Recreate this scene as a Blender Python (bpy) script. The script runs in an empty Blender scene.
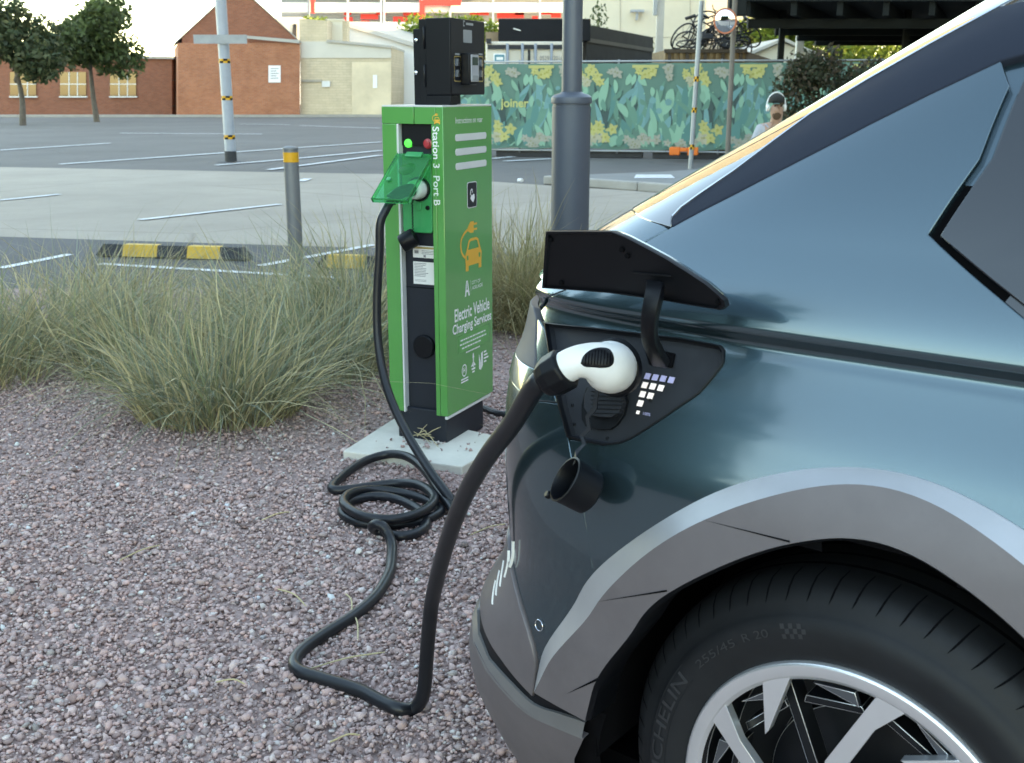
# Electric car charging at a green kiosk beside a car park, built object by object.
import bpy, bmesh, math, random
import numpy as np
from mathutils import Vector, Matrix
from mathutils.geometry import delaunay_2d_cdt
random.seed(7)
R_ = random.Random(11)
sc = bpy.context.scene
COL = sc.collection
rad = math.radians

# ------------------------------------------------------------------ camera model used to measure the place
F = 1100.0; CX = 514.0; CY = 381.5; HZ = 90.0; HC = 1.40
PITCH = math.atan((CY - HZ) / F); CP, SP = math.cos(PITCH), math.sin(PITCH)

def proj(P):
    x, y, z = P[0], P[1], P[2] - HC
    d = y * CP - z * SP; v = y * SP + z * CP
    return (CX + F * x / d, CY - F * v / d)
def ray(px, py):
    a = (px - CX) / F; b = -(py - CY) / F
    return (a, CP + b * SP, -SP + b * CP)
def G(px, py, z=0.0):
    r = ray(px, py); t = (z - HC) / r[2]
    return (r[0] * t, r[1] * t, z)
def atY(px, py, Y):
    r = ray(px, py); t = Y / r[1]
    return (r[0] * t, Y, HC + r[2] * t)

# ------------------------------------------------------------------ object helpers
WL = {}
def tag(o, label=None, cat=None, group=None, kind=None):
    if label: o['label'] = label
    if cat: o['category'] = cat
    if group: o['group'] = group
    if kind: o['kind'] = kind
    return o
def thing(name, label, cat, loc=(0, 0, 0), group=None):
    o = bpy.data.objects.new(name, None); COL.objects.link(o)
    o.location = loc; o.empty_display_size = .2
    WL[o.name] = Vector(loc)
    return tag(o, label, cat, group)
def link_mesh(name, me, parent=None, origin=None):
    o = bpy.data.objects.new(name, me); COL.objects.link(o)
    if parent is not None:
        o.parent = parent; WL[o.name] = WL[parent.name]
    else:
        WL[o.name] = Vector(origin or (0, 0, 0)); o.location = WL[o.name]
    return o

class MB:
    def __init__(s):
        s.v = []; s.f = []; s.m = []; s.sm = []; s.col = None
    def add(s, verts, faces, m=0, smooth=False):
        b = len(s.v); s.v += [tuple(p) for p in verts]
        for f in faces:
            s.f.append([b + i for i in f]); s.m.append(m); s.sm.append(smooth)
    def box(s, lo, hi, fr=None, m=0):
        (x0, y0, z0), (x1, y1, z1) = lo, hi
        vs = [(x0, y0, z0), (x1, y0, z0), (x1, y1, z0), (x0, y1, z0), (x0, y0, z1), (x1, y0, z1), (x1, y1, z1), (x0, y1, z1)]
        if fr: vs = [fr(*p) for p in vs]
        s.add(vs, [(0, 3, 2, 1), (4, 5, 6, 7), (0, 1, 5, 4), (1, 2, 6, 5), (2, 3, 7, 6), (3, 0, 4, 7)], m)
    def prism(s, poly, h0, h1, fr, m=0, smooth=False, cap=True):
        n = len(poly)
        vs = [fr(p[0], p[1], h0) for p in poly] + [fr(p[0], p[1], h1) for p in poly]
        fs = [(i, (i + 1) % n, n + (i + 1) % n, n + i) for i in range(n)]
        s.add(vs, fs, m, smooth)
        if cap:
            s.add(vs[:n], [tuple(range(n))[::-1]], m); s.add(vs[n:], [tuple(range(n))], m)
    def poly(s, pts, m=0):
        s.add(pts, [tuple(range(len(pts)))], m)
    def strip(s, A, B, m=0, smooth=True):
        n = len(A)
        s.add(list(A) + list(B), [(i, i + 1, n + i + 1, n + i) for i in range(n - 1)], m, smooth)
    def tube(s, pts, r, seg=10, m=0, cap=True, closed=False):
        P = [Vector(p) for p in pts]; n = len(P)
        if not isinstance(r, (list, tuple)): r = [r] * n
        up = None; rings = []
        for i in range(n):
            t = (P[min(i + 1, n - 1)] - P[max(i - 1, 0)]).normalized()
            if up is None:
                up = Vector((0, 0, 1)) if abs(t.z) < .9 else Vector((1, 0, 0))
            x = (up - t * up.dot(t)).normalized(); y = t.cross(x); up = x
            rings.append([P[i] + (x * math.cos(2 * math.pi * k / seg) + y * math.sin(2 * math.pi * k / seg)) * r[i] for k in range(seg)])
        vs = [p for q in rings for p in q]
        fs = [(i * seg + k, i * seg + (k + 1) % seg, (i + 1) * seg + (k + 1) % seg, (i + 1) * seg + k) for i in range(n - 1) for k in range(seg)]
        s.add(vs, fs, m, True)
        if cap:
            s.add(rings[0], [tuple(range(seg))[::-1]], m); s.add(rings[-1], [tuple(range(seg))], m)
    def lathe(s, prof, c, axis=(0, 0, 1), seg=24, m=0, cap=True, smooth=True, rf=None):
        a = Vector(axis).normalized(); c = Vector(c)
        x = a.orthogonal().normalized(); y = a.cross(x); vs = []
        for j, (r, h) in enumerate(prof):
            for k in range(seg):
                t = 2 * math.pi * k / seg
                vs.append(c + a * h + (x * math.cos(t) + y * math.sin(t)) * (r if rf is None else rf(j, k, r)))
        fs = [(j * seg + k, j * seg + (k + 1) % seg, (j + 1) * seg + (k + 1) % seg, (j + 1) * seg + k) for j in range(len(prof) - 1) for k in range(seg)]
        s.add(vs, fs, m, smooth)
        if cap:
            if prof[0][0] > 1e-5: s.add(vs[:seg], [tuple(range(seg))[::-1]], m)
            if prof[-1][0] > 1e-5: s.add(vs[-seg:], [tuple(range(seg))], m)
    def build(s, name, mats, parent=None, bevel=0, origin=None, fixn=True, seg=2, colors=None, ang=35):
        me = bpy.data.meshes.new(name)
        og = WL[parent.name] if parent is not None else Vector(origin or (0, 0, 0))
        me.from_pydata([(p[0] - og.x, p[1] - og.y, p[2] - og.z) for p in s.v], [], s.f)
        for mt in (mats if isinstance(mats, (list, tuple)) else [mats]): me.materials.append(mt)
        me.polygons.foreach_set('material_index', s.m)
        me.polygons.foreach_set('use_smooth', s.sm)
        if colors is not None:
            at = me.attributes.new('Col', 'FLOAT_COLOR', 'POINT')
            at.data.foreach_set('color', np.asarray(colors, dtype=np.float32).ravel())
        if bevel or fixn:
            bm = bmesh.new(); bm.from_mesh(me)
            bmesh.ops.remove_doubles(bm, verts=bm.verts, dist=1e-5)
            if fixn: bmesh.ops.recalc_face_normals(bm, faces=bm.faces)
            if bevel:
                es = [e for e in bm.edges if len(e.link_faces) == 2 and e.calc_face_angle(0) > .5]
                r = bmesh.ops.bevel(bm, geom=es, offset=bevel, offset_type='OFFSET', segments=seg, profile=.5, affect='EDGES', clamp_overlap=True)
                for f in r['faces']: f.smooth = True
            for e in bm.edges:
                if len(e.link_faces) == 2 and e.calc_face_angle(0) > rad(ang): e.smooth = False
            bm.to_mesh(me); bm.free()
        me.update()
        return link_mesh(name, me, parent, origin)

def crom(pts, n=8):
    P = [Vector(p) for p in pts]; out = []
    for i in range(len(P) - 1):
        p0 = P[i - 1] if i else P[0] * 2 - P[1]; p1 = P[i]; p2 = P[i + 1]
        p3 = P[i + 2] if i + 2 < len(P) else P[-1] * 2 - P[-2]
        for k in range(n):
            t = k / n
            out.append(.5 * ((2 * p1) + (p2 - p0) * t + (2 * p0 - 5 * p1 + 4 * p2 - p3) * t * t + (3 * p1 - p0 - 3 * p2 + p3) * t ** 3))
    out.append(P[-1]); return out

_tc = {}
def text2d(txt, bold=0.0):
    k = (txt, bold)
    if k in _tc: return _tc[k]
    cu = bpy.data.curves.new('lettering', 'FONT'); cu.body = txt; cu.size = 1; cu.offset = bold; cu.resolution_u = 4
    o = bpy.data.objects.new('lettering', cu); COL.objects.link(o)
    bpy.context.view_layer.update()
    me = bpy.data.meshes.new_from_object(o.evaluated_get(bpy.context.evaluated_depsgraph_get()))
    v = [tuple(p.co) for p in me.vertices]; f = [tuple(p.vertices) for p in me.polygons]
    bpy.data.objects.remove(o); bpy.data.curves.remove(cu); bpy.data.meshes.remove(me)
    x0 = min(p[0] for p in v); x1 = max(p[0] for p in v); y0 = min(p[1] for p in v); y1 = max(p[1] for p in v)
    _tc[k] = ([(p[0] - x0, p[1] - y0) for p in v], f, x1 - x0, y1 - y0)
    return _tc[k]
def put_text(mb, txt, x0, y0, w, h, fr, lift, m=0, bold=0.0):
    v, f, tw, th = text2d(txt, bold)
    mb.add([fr(x0 + p[0] / tw * w, y0 + p[1] / th * h, lift) for p in v], f, m)

# ------------------------------------------------------------------ materials
def nodes(name):
    m = bpy.data.materials.new(name); m.use_nodes = True
    nt = m.node_tree; b = nt.nodes['Principled BSDF']
    return m, nt, b
def mix(nt, fac, a, b):
    n = nt.nodes.new('ShaderNodeMix'); n.data_type = 'RGBA'
    if isinstance(fac, float): n.inputs[0].default_value = fac
    else: nt.links.new(fac, n.inputs[0])
    for i, c in ((6, a), (7, b)):
        if isinstance(c, tuple): n.inputs[i].default_value = (*c, 1)
        else: nt.links.new(c, n.inputs[i])
    return n.outputs[2]
def noise(nt, scale, detail=4, rough=.6, vec=None):
    n = nt.nodes.new('ShaderNodeTexNoise'); n.inputs['Scale'].default_value = scale
    n.inputs['Detail'].default_value = detail; n.inputs['Roughness'].default_value = rough
    if vec is None:
        t = nt.nodes.new('ShaderNodeTexCoord'); vec = t.outputs['Object']
    nt.links.new(vec, n.inputs['Vector']); return n.outputs['Fac']
def ramp(nt, fac, a, b, c0=(0, 0, 0), c1=(1, 1, 1)):
    n = nt.nodes.new('ShaderNodeValToRGB'); n.color_ramp.elements[0].position = a; n.color_ramp.elements[1].position = b
    n.color_ramp.elements[0].color = (*c0, 1); n.color_ramp.elements[1].color = (*c1, 1)
    nt.links.new(fac, n.inputs[0]); return n.outputs[0]
def bump(nt, b, h, strength, dist=.01):
    n = nt.nodes.new('ShaderNodeBump'); n.inputs['Strength'].default_value = strength; n.inputs['Distance'].default_value = dist
    nt.links.new(h, n.inputs['Height']); nt.links.new(n.outputs[0], b.inputs['Normal'])
def M(name, col, rough=.5, metal=0., coat=0., var=.12, vs=6., bmp=0., bs=60., bd=.004, spec=.5, dirt=0., emit=0., dcol=None, rvar=.1):
    m, nt, b = nodes(name)
    dark = tuple(c * (1 - var) for c in col); lite = tuple(min(1, c * (1 + var)) for c in col)
    f = noise(nt, vs, 5, .65)
    c = mix(nt, ramp(nt, f, .3, .7), dark, lite)
    if dirt > 0:
        d = ramp(nt, noise(nt, vs * .37, 6, .7), .52, .74)
        g = nt.nodes.new('ShaderNodeMath'); g.operation = 'MULTIPLY'; g.inputs[1].default_value = dirt; nt.links.new(d, g.inputs[0])
        c = mix(nt, g.outputs[0], c, dcol or tuple(x * .45 for x in col))
    nt.links.new(c, b.inputs['Base Color'])
    if rvar > 0:
        mr = nt.nodes.new('ShaderNodeMapRange'); mr.inputs[3].default_value = max(.02, rough - rvar * rough); mr.inputs[4].default_value = min(1, rough + rvar * rough)
        nt.links.new(noise(nt, vs * 2.3, 4), mr.inputs[0]); nt.links.new(mr.outputs[0], b.inputs['Roughness'])
    else: b.inputs['Roughness'].default_value = rough
    b.inputs['Metallic'].default_value = metal; b.inputs['Coat Weight'].default_value = coat; b.inputs['Coat Roughness'].default_value = .04
    b.inputs['Specular IOR Level'].default_value = spec
    if bmp > 0: bump(nt, b, noise(nt, bs, 6, .7), bmp, bd)
    if emit > 0:
        b.inputs['Emission Color'].default_value = (*col, 1); b.inputs['Emission Strength'].default_value = emit
    return m
def Mattr(name, rough=.7, trans=0., spec=.3, bmp=0., bs=200.):
    m, nt, b = nodes(name)
    a = nt.nodes.new('ShaderNodeAttribute'); a.attribute_name = 'Col'
    nt.links.new(a.outputs['Color'], b.inputs['Base Color']); b.inputs['Roughness'].default_value = rough
    b.inputs['Specular IOR Level'].default_value = spec
    if trans > 0:
        t = nt.nodes.new('ShaderNodeBsdfTranslucent'); nt.links.new(a.outputs['Color'], t.inputs[0])
        mx = nt.nodes.new('ShaderNodeMixShader'); mx.inputs[0].default_value = trans
        nt.links.new(b.outputs[0], mx.inputs[1]); nt.links.new(t.outputs[0], mx.inputs[2])
        nt.links.new(mx.outputs[0], nt.nodes['Material Output'].inputs[0])
    if bmp > 0: bump(nt, b, noise(nt, bs, 4, .7), bmp, .002)
    return m
def brick_mat(name, c1, c2, mortar, bw=.23, bh=.076, stain=.35):
    m, nt, b = nodes(name)
    t = nt.nodes.new('ShaderNodeTexCoord'); mp = nt.nodes.new('ShaderNodeMapping'); mp.inputs['Rotation'].default_value = (rad(-90), 0, 0)
    nt.links.new(t.outputs['Object'], mp.inputs[0])
    br = nt.nodes.new('ShaderNodeTexBrick'); nt.links.new(mp.outputs[0], br.inputs['Vector'])
    br.inputs['Scale'].default_value = 1; br.inputs['Brick Width'].default_value = bw; br.inputs['Row Height'].default_value = bh
    br.inputs['Mortar Size'].default_value = .008; br.inputs['Mortar Smooth'].default_value = .3; br.inputs['Bias'].default_value = -.1
    br.inputs['Color1'].default_value = (*c1, 1); br.inputs['Color2'].default_value = (*c2, 1); br.inputs['Mortar'].default_value = (*mortar, 1)
    f = ramp(nt, noise(nt, .9, 6, .7), .42, .68)
    g = nt.nodes.new('ShaderNodeMath'); g.operation = 'MULTIPLY'; g.inputs[1].default_value = stain; nt.links.new(f, g.inputs[0])
    c = mix(nt, g.outputs[0], br.outputs['Color'], tuple(x * .4 for x in c1))
    nt.links.new(c, b.inputs['Base Color']); b.inputs['Roughness'].default_value = .9
    iv = nt.nodes.new('ShaderNodeMath'); iv.operation = 'SUBTRACT'; iv.inputs[0].default_value = 1; nt.links.new(br.outputs['Fac'], iv.inputs[1])
    bump(nt, b, iv.outputs[0], .6, .012)
    return m
# ------------------------------------------------------------------ car body surface
YAW = rad(52); AX = (-math.sin(YAW), math.cos(YAW)); NN = (-math.cos(YAW), -math.sin(YAW)); WC = (.489, 1.333)
def cp(u, w, z): return Vector((WC[0] + u * AX[0] + w * NN[0], WC[1] + u * AX[1] + w * NN[1], z))
def pch(xs, ys):
    n = len(xs); h = [xs[i + 1] - xs[i] for i in range(n - 1)]; d = [(ys[i + 1] - ys[i]) / h[i] for i in range(n - 1)]
    m = [d[0]] + [0 if d[i - 1] * d[i] <= 0 else 2 * d[i - 1] * d[i] / (d[i - 1] + d[i]) for i in range(1, n - 1)] + [d[-1]]
    def f(x):
        if x <= xs[0]: return ys[0] + m[0] * (x - xs[0])
        if x >= xs[-1]: return ys[-1] + m[-1] * (x - xs[-1])
        i = 0
        while x > xs[i + 1]: i += 1
        t = (x - xs[i]) / h[i]
        return (1 + 2 * t) * (1 - t) ** 2 * ys[i] + t * (1 - t) ** 2 * h[i] * m[i] + t * t * (3 - 2 * t) * ys[i + 1] + t * t * (t - 1) * h[i] * m[i + 1]
    return f
HWD = .93; NE = 6.0
f_ur = pch([.10, .20, .32, .47, .62, .78, .90, .94, .972, 1.00, 1.05, 1.10, 1.16, 1.24, 1.34, 1.44, 1.52, 1.58],
           [.842, .892, .909, .866, .793, .805, .816, .812, .803, .800, .800, .765, .684, .557, .394, .240, .125, .063])
f_uf = pch([.2, .5, .8, .95, 1.0, 1.05, 1.2, 1.34, 1.44, 1.52, 1.58], [-3.72, -3.84, -3.82, -3.6, -3.2, -2.75, -2.5, -2.3, -2.15, -2.0, -1.8])
f_wa = pch([.2, .35, .55, .70, .82, .92, 1.03, 1.052, 1.073, 1.079, 1.2, 1.3, 1.4, 1.5, 1.58],
           [-.05, .0, .028, .035, .023, -.006, -.050, -.058, -.035, -.0358, -.082, -.130, -.188, -.262, -.42])
def uw(q, z):
    A = HWD + f_wa(z); ur = f_ur(z); uf = f_uf(z); C = min(1.0, (ur - uf) / 2); u0 = ur - C; L = u0 - (uf + C)
    if -L <= q <= 0: return (u0 + q, A - HWD)
    s = q if q > 0 else -(q + L)
    psi = math.atan(s) if s <= 1 else math.pi / 2 - math.atan(2 - s)
    c, sn = abs(math.cos(psi)), abs(math.sin(psi)); r = (c ** NE + sn ** NE) ** (-1 / NE)
    return ((u0 + C * r * sn) if q > 0 else (uf + C - C * r * sn), A * r * math.cos(psi) - HWD)
def SP0(q, z):
    u, w = uw(q, z); return cp(u, w, z)
def SN(q, z):
    e = .004
    a = SP0(q + e, z) - SP0(q - e, z); b = SP0(q, z + e) - SP0(q, z - e)
    n = b.cross(a)
    n = -n if n.dot(SP0(q, z) - cp(-1.5, -HWD, z)) < 0 else n
    return n.normalized()
def SF(q, z, off=0.0):
    p = SP0(q, z)
    return p + SN(q, z) * off if off else p
def UZ(u, z):                                     # (u, z) on the flank -> (q, z)
    lo, hi = -4.2, 1.4
    for _ in range(40):
        m = (lo + hi) / 2
        if uw(m, z)[0] < u: lo = m
        else: hi = m
    return (lo, z)
def onW(px, py, w=0.0):                           # where the sight line meets the plane w
    r = ray(px, py); O = (WC[0] + w * NN[0], WC[1] + w * NN[1])
    k = (O[0] * NN[0] + O[1] * NN[1]) / (r[0] * NN[0] + r[1] * NN[1]); P = (r[0] * k - WC[0], r[1] * k - WC[1])
    return (P[0] * AX[0] + P[1] * AX[1], HC + r[2] * k)
def S(px, py, off=0.0):
    u, z = onW(px, py, -.02); z = min(max(z, .15), 1.5); q, z = UZ(min(u, .7), z)
    def res(q, z):
        a = proj(SF(q, z, off)); return (a[0] - px, a[1] - py)
    r = res(q, z); lam = 1e-3
    for _ in range(40):
        e = 1e-3; a = res(q + e, z); b = res(q, z + e)
        J = ((a[0] - r[0]) / e, (b[0] - r[0]) / e, (a[1] - r[1]) / e, (b[1] - r[1]) / e)
        g = (J[0] * r[0] + J[2] * r[1], J[1] * r[0] + J[3] * r[1])
        H = (J[0] ** 2 + J[2] ** 2, J[0] * J[1] + J[2] * J[3], J[1] ** 2 + J[3] ** 2)
        A_, D_ = H[0] * (1 + lam) + 1e-9, H[2] * (1 + lam) + 1e-9
        det = A_ * D_ - H[1] ** 2
        if abs(det) < 1e-12: lam *= 10; continue
        dq = -(D_ * g[0] - H[1] * g[1]) / det; dz = -(A_ * g[1] - H[1] * g[0]) / det
        k = min(1, .12 / (abs(dq) + abs(dz) + 1e-9)); dq *= k; dz *= k
        q2, z2 = min(max(q + dq, -3), 1.3), min(max(z + dz, .12), 1.57)
        r2 = res(q2, z2)
        if r2[0] ** 2 + r2[1] ** 2 < r[0] ** 2 + r[1] ** 2: q, z, r = q2, z2, r2; lam = max(lam * .3, 1e-6)
        else: lam *= 5
        if r[0] ** 2 + r[1] ** 2 < 1e-4: break
    return (q, z)
def dense(pts, step, closed=True):
    out = []; n = len(pts)
    for i in range(n if closed else n - 1):
        a, b = pts[i], pts[(i + 1) % n]; d = math.dist(a, b); k = max(1, int(d / step))
        out += [tuple(a[j] + (b[j] - a[j]) * t / k for j in range(len(a))) for t in range(k)]
    if not closed: out.append(tuple(pts[-1]))
    return out
def SL(pts, off=0.0, closed=False, step=9):        # outline measured on the photograph -> points on the body
    return [S(p[0], p[1], off) for p in dense(pts, step, closed)]
def inside(p, poly):
    x, y = p; c = False; n = len(poly); j = n - 1
    for i in range(n):
        a, b = poly[i], poly[j]
        if (a[1] > y) != (b[1] > y) and x < (b[0] - a[0]) * (y - a[1]) / (b[1] - a[1]) + a[0]: c = not c
        j = i
    return c
def panel(name, pts, mat, parent, off=0.0, th=.014, step=.014, rnd=.0025, surf=None, nrm=None):
    surf = surf or SF; nrm = nrm or SN
    B = dense(pts, step)
    xs = [p[0] for p in B]; ys = [p[1] for p in B]
    V = [Vector(p) for p in B]; nb = len(B)
    i = math.floor(min(ys) / step)
    while i * step < max(ys):
        j = math.floor(min(xs) / step)
        while j * step < max(xs):
            p = (j * step + (step / 2 if i % 2 else 0), i * step)
            if inside(p, B) and all((p[0] - b[0]) ** 2 + (p[1] - b[1]) ** 2 > (.45 * step) ** 2 for b in B): V.append(Vector(p))
            j += 1
        i += 1
    r = delaunay_2d_cdt(V, [(k, (k + 1) % nb) for k in range(nb)], [], 1, 1e-7)
    v2, fs, orig = r[0], r[2], r[3]
    ids = {}
    for k, o in enumerate(orig):
        for x in o:
            if x < nb: ids[x] = k
    verts, nor = [], []
    for p in v2:
        verts.append(surf(p.x, p.y, off)); nor.append(nrm(p.x, p.y))
    faces = []
    for f in fs:
        a, b, c = (verts[k] for k in f[:3])
        faces.append(list(f) if (b - a).cross(c - a).dot(nor[f[0]]) > 0 else list(f)[::-1])
    # rounded edge and return
    ring = [ids[k] for k in range(nb)]
    area = sum(B[k][0] * B[(k + 1) % nb][1] - B[(k + 1) % nb][0] * B[k][1] for k in range(nb))
    top, mid, low = [], [], []
    for k in range(nb):
        p = verts[ring[k]]; n = nor[ring[k]]
        t = verts[ring[(k + 1) % nb]] - verts[ring[k - 1]]
        o = t.cross(n).normalized() if t.length > 1e-9 else Vector((0, 0, 1))
        top.append(p); mid.append((p, o, n))
    sgn = 1
    nsum = sum((nor[ring[k]] for k in range(0, nb, max(1, nb // 20))), Vector((0, 0, 0)))
    ar = Vector((0, 0, 0)); p0 = verts[ring[0]]
    for k in range(1, nb - 1): ar += (verts[ring[k]] - p0).cross(verts[ring[k + 1]] - p0)
    if ar.dot(nsum) < 0: sgn = -1
    b0 = len(verts)
    for p, o, n in mid:
        verts.append(p + o * sgn * rnd - n * rnd); nor.append((o * sgn + n * .3).normalized())
    for p, o, n in mid:
        verts.append(p + o * sgn * rnd - n * th); nor.append((o * sgn).normalized())
    for k in range(nb):
        k2 = (k + 1) % nb
        fa = [ring[k], ring[k2], b0 + k2, b0 + k]; fb = [b0 + k, b0 + k2, b0 + nb + k2, b0 + nb + k]
        for fc in (fa, fb):
            n = (verts[fc[1]] - verts[fc[0]]).cross(verts[fc[2]] - verts[fc[0]])
            faces.append(fc if n.dot(nor[fc[3]] + nor[fc[2]]) >= 0 else fc[::-1])
    me = bpy.data.meshes.new(name); og = WL[parent.name]
    me.from_pydata([tuple(p - og) for p in verts], [], faces); me.materials.append(mat)
    me.polygons.foreach_set('use_smooth', [True] * len(faces)); me.update()
    me.normals_split_custom_set_from_vertices([tuple(n) for n in nor])
    return link_mesh(name, me, parent)
# ------------------------------------------------------------------ materials of the car
def paint_mat():
    m, nt, b = nodes('teal_paint')
    f = noise(nt, 900, 2, .5)
    c = mix(nt, f, (.040, .079, .098), (.052, .100, .123))
    nt.links.new(c, b.inputs['Base Color']); b.inputs['Metallic'].default_value = .8
    b.inputs['Coat Weight'].default_value = 1; b.inputs['Coat Roughness'].default_value = .075; b.inputs['Coat IOR'].default_value = 1.6
    mr = nt.nodes.new('ShaderNodeMapRange'); mr.inputs[3].default_value = .20; mr.inputs[4].default_value = .28
    nt.links.new(noise(nt, 3.5, 5), mr.inputs[0]); nt.links.new(mr.outputs[0], b.inputs['Roughness'])
    return m
PAINT = paint_mat()
CLAD = M('grey_cladding', (.148, .130, .136), .45, .25, var=.06, vs=14, bmp=.06, bs=900, bd=.0006, dirt=.25)
CLADB = M('sky_lit_cladding_edge', (.42, .425, .44), .40, .55, var=.05, vs=10)  # cladding made lighter on the bevel, sky reflection put into the colour
CLADL = M('bumper_lip_grey', (.19, .186, .186), .33, .4, var=.06, vs=14)
DARKP = M('black_plastic', (.0035, .0042, .006), .42, spec=.22, var=.15, vs=9, bmp=.08, bs=700, bd=.0005)
RECP = M('charcoal_plastic', (.016, .0185, .024), .5, spec=.3, var=.15, vs=12, bmp=.12, bs=800, bd=.0006, dirt=.2, dcol=(.06, .06, .065))
GLOSSB = M('gloss_black', (.012, .014, .019), .06, coat=1, var=.1)
GLASS = M('dark_glass', (.006, .007, .009), .02, var=.0, coat=1, rvar=0)
GLASSR = M('coated_rear_glass', (.006, .007, .009), .02, var=.0, coat=1, rvar=0)
GLASSR.node_tree.nodes['Principled BSDF'].inputs['Coat IOR'].default_value = 2.3
GAP = M('gap_black', (.003, .003, .004), .9, spec=.08)
RUB = M('tyre_rubber', (.0105, .0115, .0135), .55, spec=.3, var=.25, vs=7, bmp=.15, bs=500, bd=.0008, dirt=.3, dcol=(.022, .021, .021))
RUBL = M('tyre_lettering', (.022, .024, .027), .4, var=.1)
ALLOY = M('machined_alloy', (.78, .79, .81), .32, .8, var=.04, bmp=.03, bs=900, bd=.0003)
RIMB = M('rim_black', (.006, .007, .009), .4, spec=.3)
FACET = M('rim_facet', (.10, .105, .12), .4, .5)
PILL = M('satin_slate_pillar', (.020, .025, .038), .6, spec=.08, var=.05)
LENS = M('smoked_lens', (.10, .10, .108), .5, spec=.12)
WHITEP = M('white_plastic', (.72, .72, .70), .35, var=.04, vs=20, dirt=.15, dcol=(.5, .48, .42))
LEDW = M('charge_light_white', (.80, .78, .84), .4, emit=.06, var=0)
LEDB = M('charge_light_blue', (.36, .37, .62), .4, emit=.025, var=0)
CHROME = M('chrome', (.75, .77, .8), .12, 1.0, var=.03)
CABLE = M('cable_black', (.008, .0095, .013), .38, spec=.4, var=.2, vs=9, dirt=.3, dcol=(.045, .043, .042))

# ------------------------------------------------------------------ the car
car = thing('car', 'dark teal hatchback with grey cladding, plugged in at its open rear charge flap', 'car', (WC[0], WC[1], 0))
NQ, NZ = 150, 60
# inner shell: the far side, tail, bonnet and everything seen through the gaps
def shell():
    zs = [.2 + (1.58 - .2) * i / NZ for i in range(NZ + 1)]
    vs, fs, ms = [], [], []
    def half(mirror):
        b = len(vs); rows = []
        for z in zs:
            ur = f_ur(z); uf = f_uf(z); C = min(1.0, (ur - uf) / 2); L = ur - uf - 2 * C
            lo, hi = -L - 2, 2
            row = []
            for k in range(NQ + 1):
                q = lo + (hi - lo) * k / NQ; u, w = uw(q, z)
                u2 = u - (.02 if u > .3 else 0)
                w2 = w - .014
                w2 = max(w2, -HWD)
                if mirror: w2 = -2 * HWD - w2
                row.append((u2, w2, z)); vs.append(cp(u2, w2, z))
            rows.append(row)
        for i in range(NZ):
            for k in range(NQ):
                u, w, z = rows[i][k]; u1, w1, z1 = rows[i + 1][k + 1]; um, zm = (u + u1) / 2, (z + z1) / 2
                if abs(w + HWD) > .5 and (math.hypot(um, zm - .36) < .46 or math.hypot(um + 3.0, zm - .36) < .44): continue
                fs.append((b + i * (NQ + 1) + k, b + i * (NQ + 1) + k + 1, b + (i + 1) * (NQ + 1) + k + 1, b + (i + 1) * (NQ + 1) + k))
                glass = zm > 1.10 and (um < -1.9 or um > -.2) and abs((w + w1) / 2 + HWD) < .62 or (1.08 < zm < 1.46 and -2.1 < um < -.1)
                ms.append(1 if glass else (0 if mirror or um < -3.0 or abs(w + HWD) < .8 or (um > .5 and .88 < zm < 1.1) else 2))
    half(False); half(True)
    mb = MB(); mb.v = [tuple(p) for p in vs]; mb.f = [list(f) for f in fs]; mb.m = ms; mb.sm = [True] * len(fs)
    o = mb.build('body_shell', [PAINT, GLASS, GAP], car)
    return o
shell()
# roof skin closing the top
mb = MB(); ring = []
z = 1.58; ur = f_ur(z); uf = f_uf(z); C = min(1, (ur - uf) / 2); L = ur - uf - 2 * C
for k in range(61):
    u, w = uw(-L - 2 + (L + 4) * k / 60, z); ring.append((u, w))
ringm = ring + [(u, -2 * HWD - w) for u, w in ring[::-1][1:-1]]
n = len(ringm); cu = sum(p[0] for p in ringm) / n
levels = [(1, 1.578), (.8, 1.592), (.4, 1.602)]
vv = [cp(cu + (u - cu) * s_, -HWD + (w + HWD) * s_, zz) for s_, zz in levels for u, w in ringm] + [cp(cu, -HWD, 1.604)]
ff = [(l * n + i, l * n + (i + 1) % n, (l + 1) * n + (i + 1) % n, (l + 1) * n + i) for l in range(2) for i in range(n)] + [(2 * n + i, 2 * n + (i + 1) % n, 3 * n) for i in range(n)]
mb.add(vv, ff, 0, True); mb.build('roof', PAINT, car)
# floor pan and wheel housings
mb = MB(); mb.box((-3.5, -1.75, .19), (.6, -.16, .23), lambda u, w, z: cp(u, w, z)); mb.build('floor_pan', GAP, car)
for uc in (0, -3.0):
    for ws in ((-.02, -.42), (-1.84, -1.44)):
        mb = MB(); rr = .462 if uc == 0 else .44
        A = [cp(uc + rr * math.cos(t), ws[0], .36 + rr * math.sin(t)) for t in [rad(-6 + 192 * k / 40) for k in range(41)]]
        B = [p + Vector((NN[0], NN[1], 0)) * (ws[1] - ws[0]) for p in A]
        mb.strip(A, B); mb.poly(B); mb.build('wheel_housing', GAP, car)

# outlines read off the photograph
tip = S(672, 227.5)
gapln = [(541, 307), (565, 291), (600, 269), (641, 245.2), (672, 227.5), (702, 211.5), (733.7, 195.5), (770, 176.5), (811, 155.5), (870, 125), (930, 95), (1000, 62)]
GL = [S(*p) for p in gapln]

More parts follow.
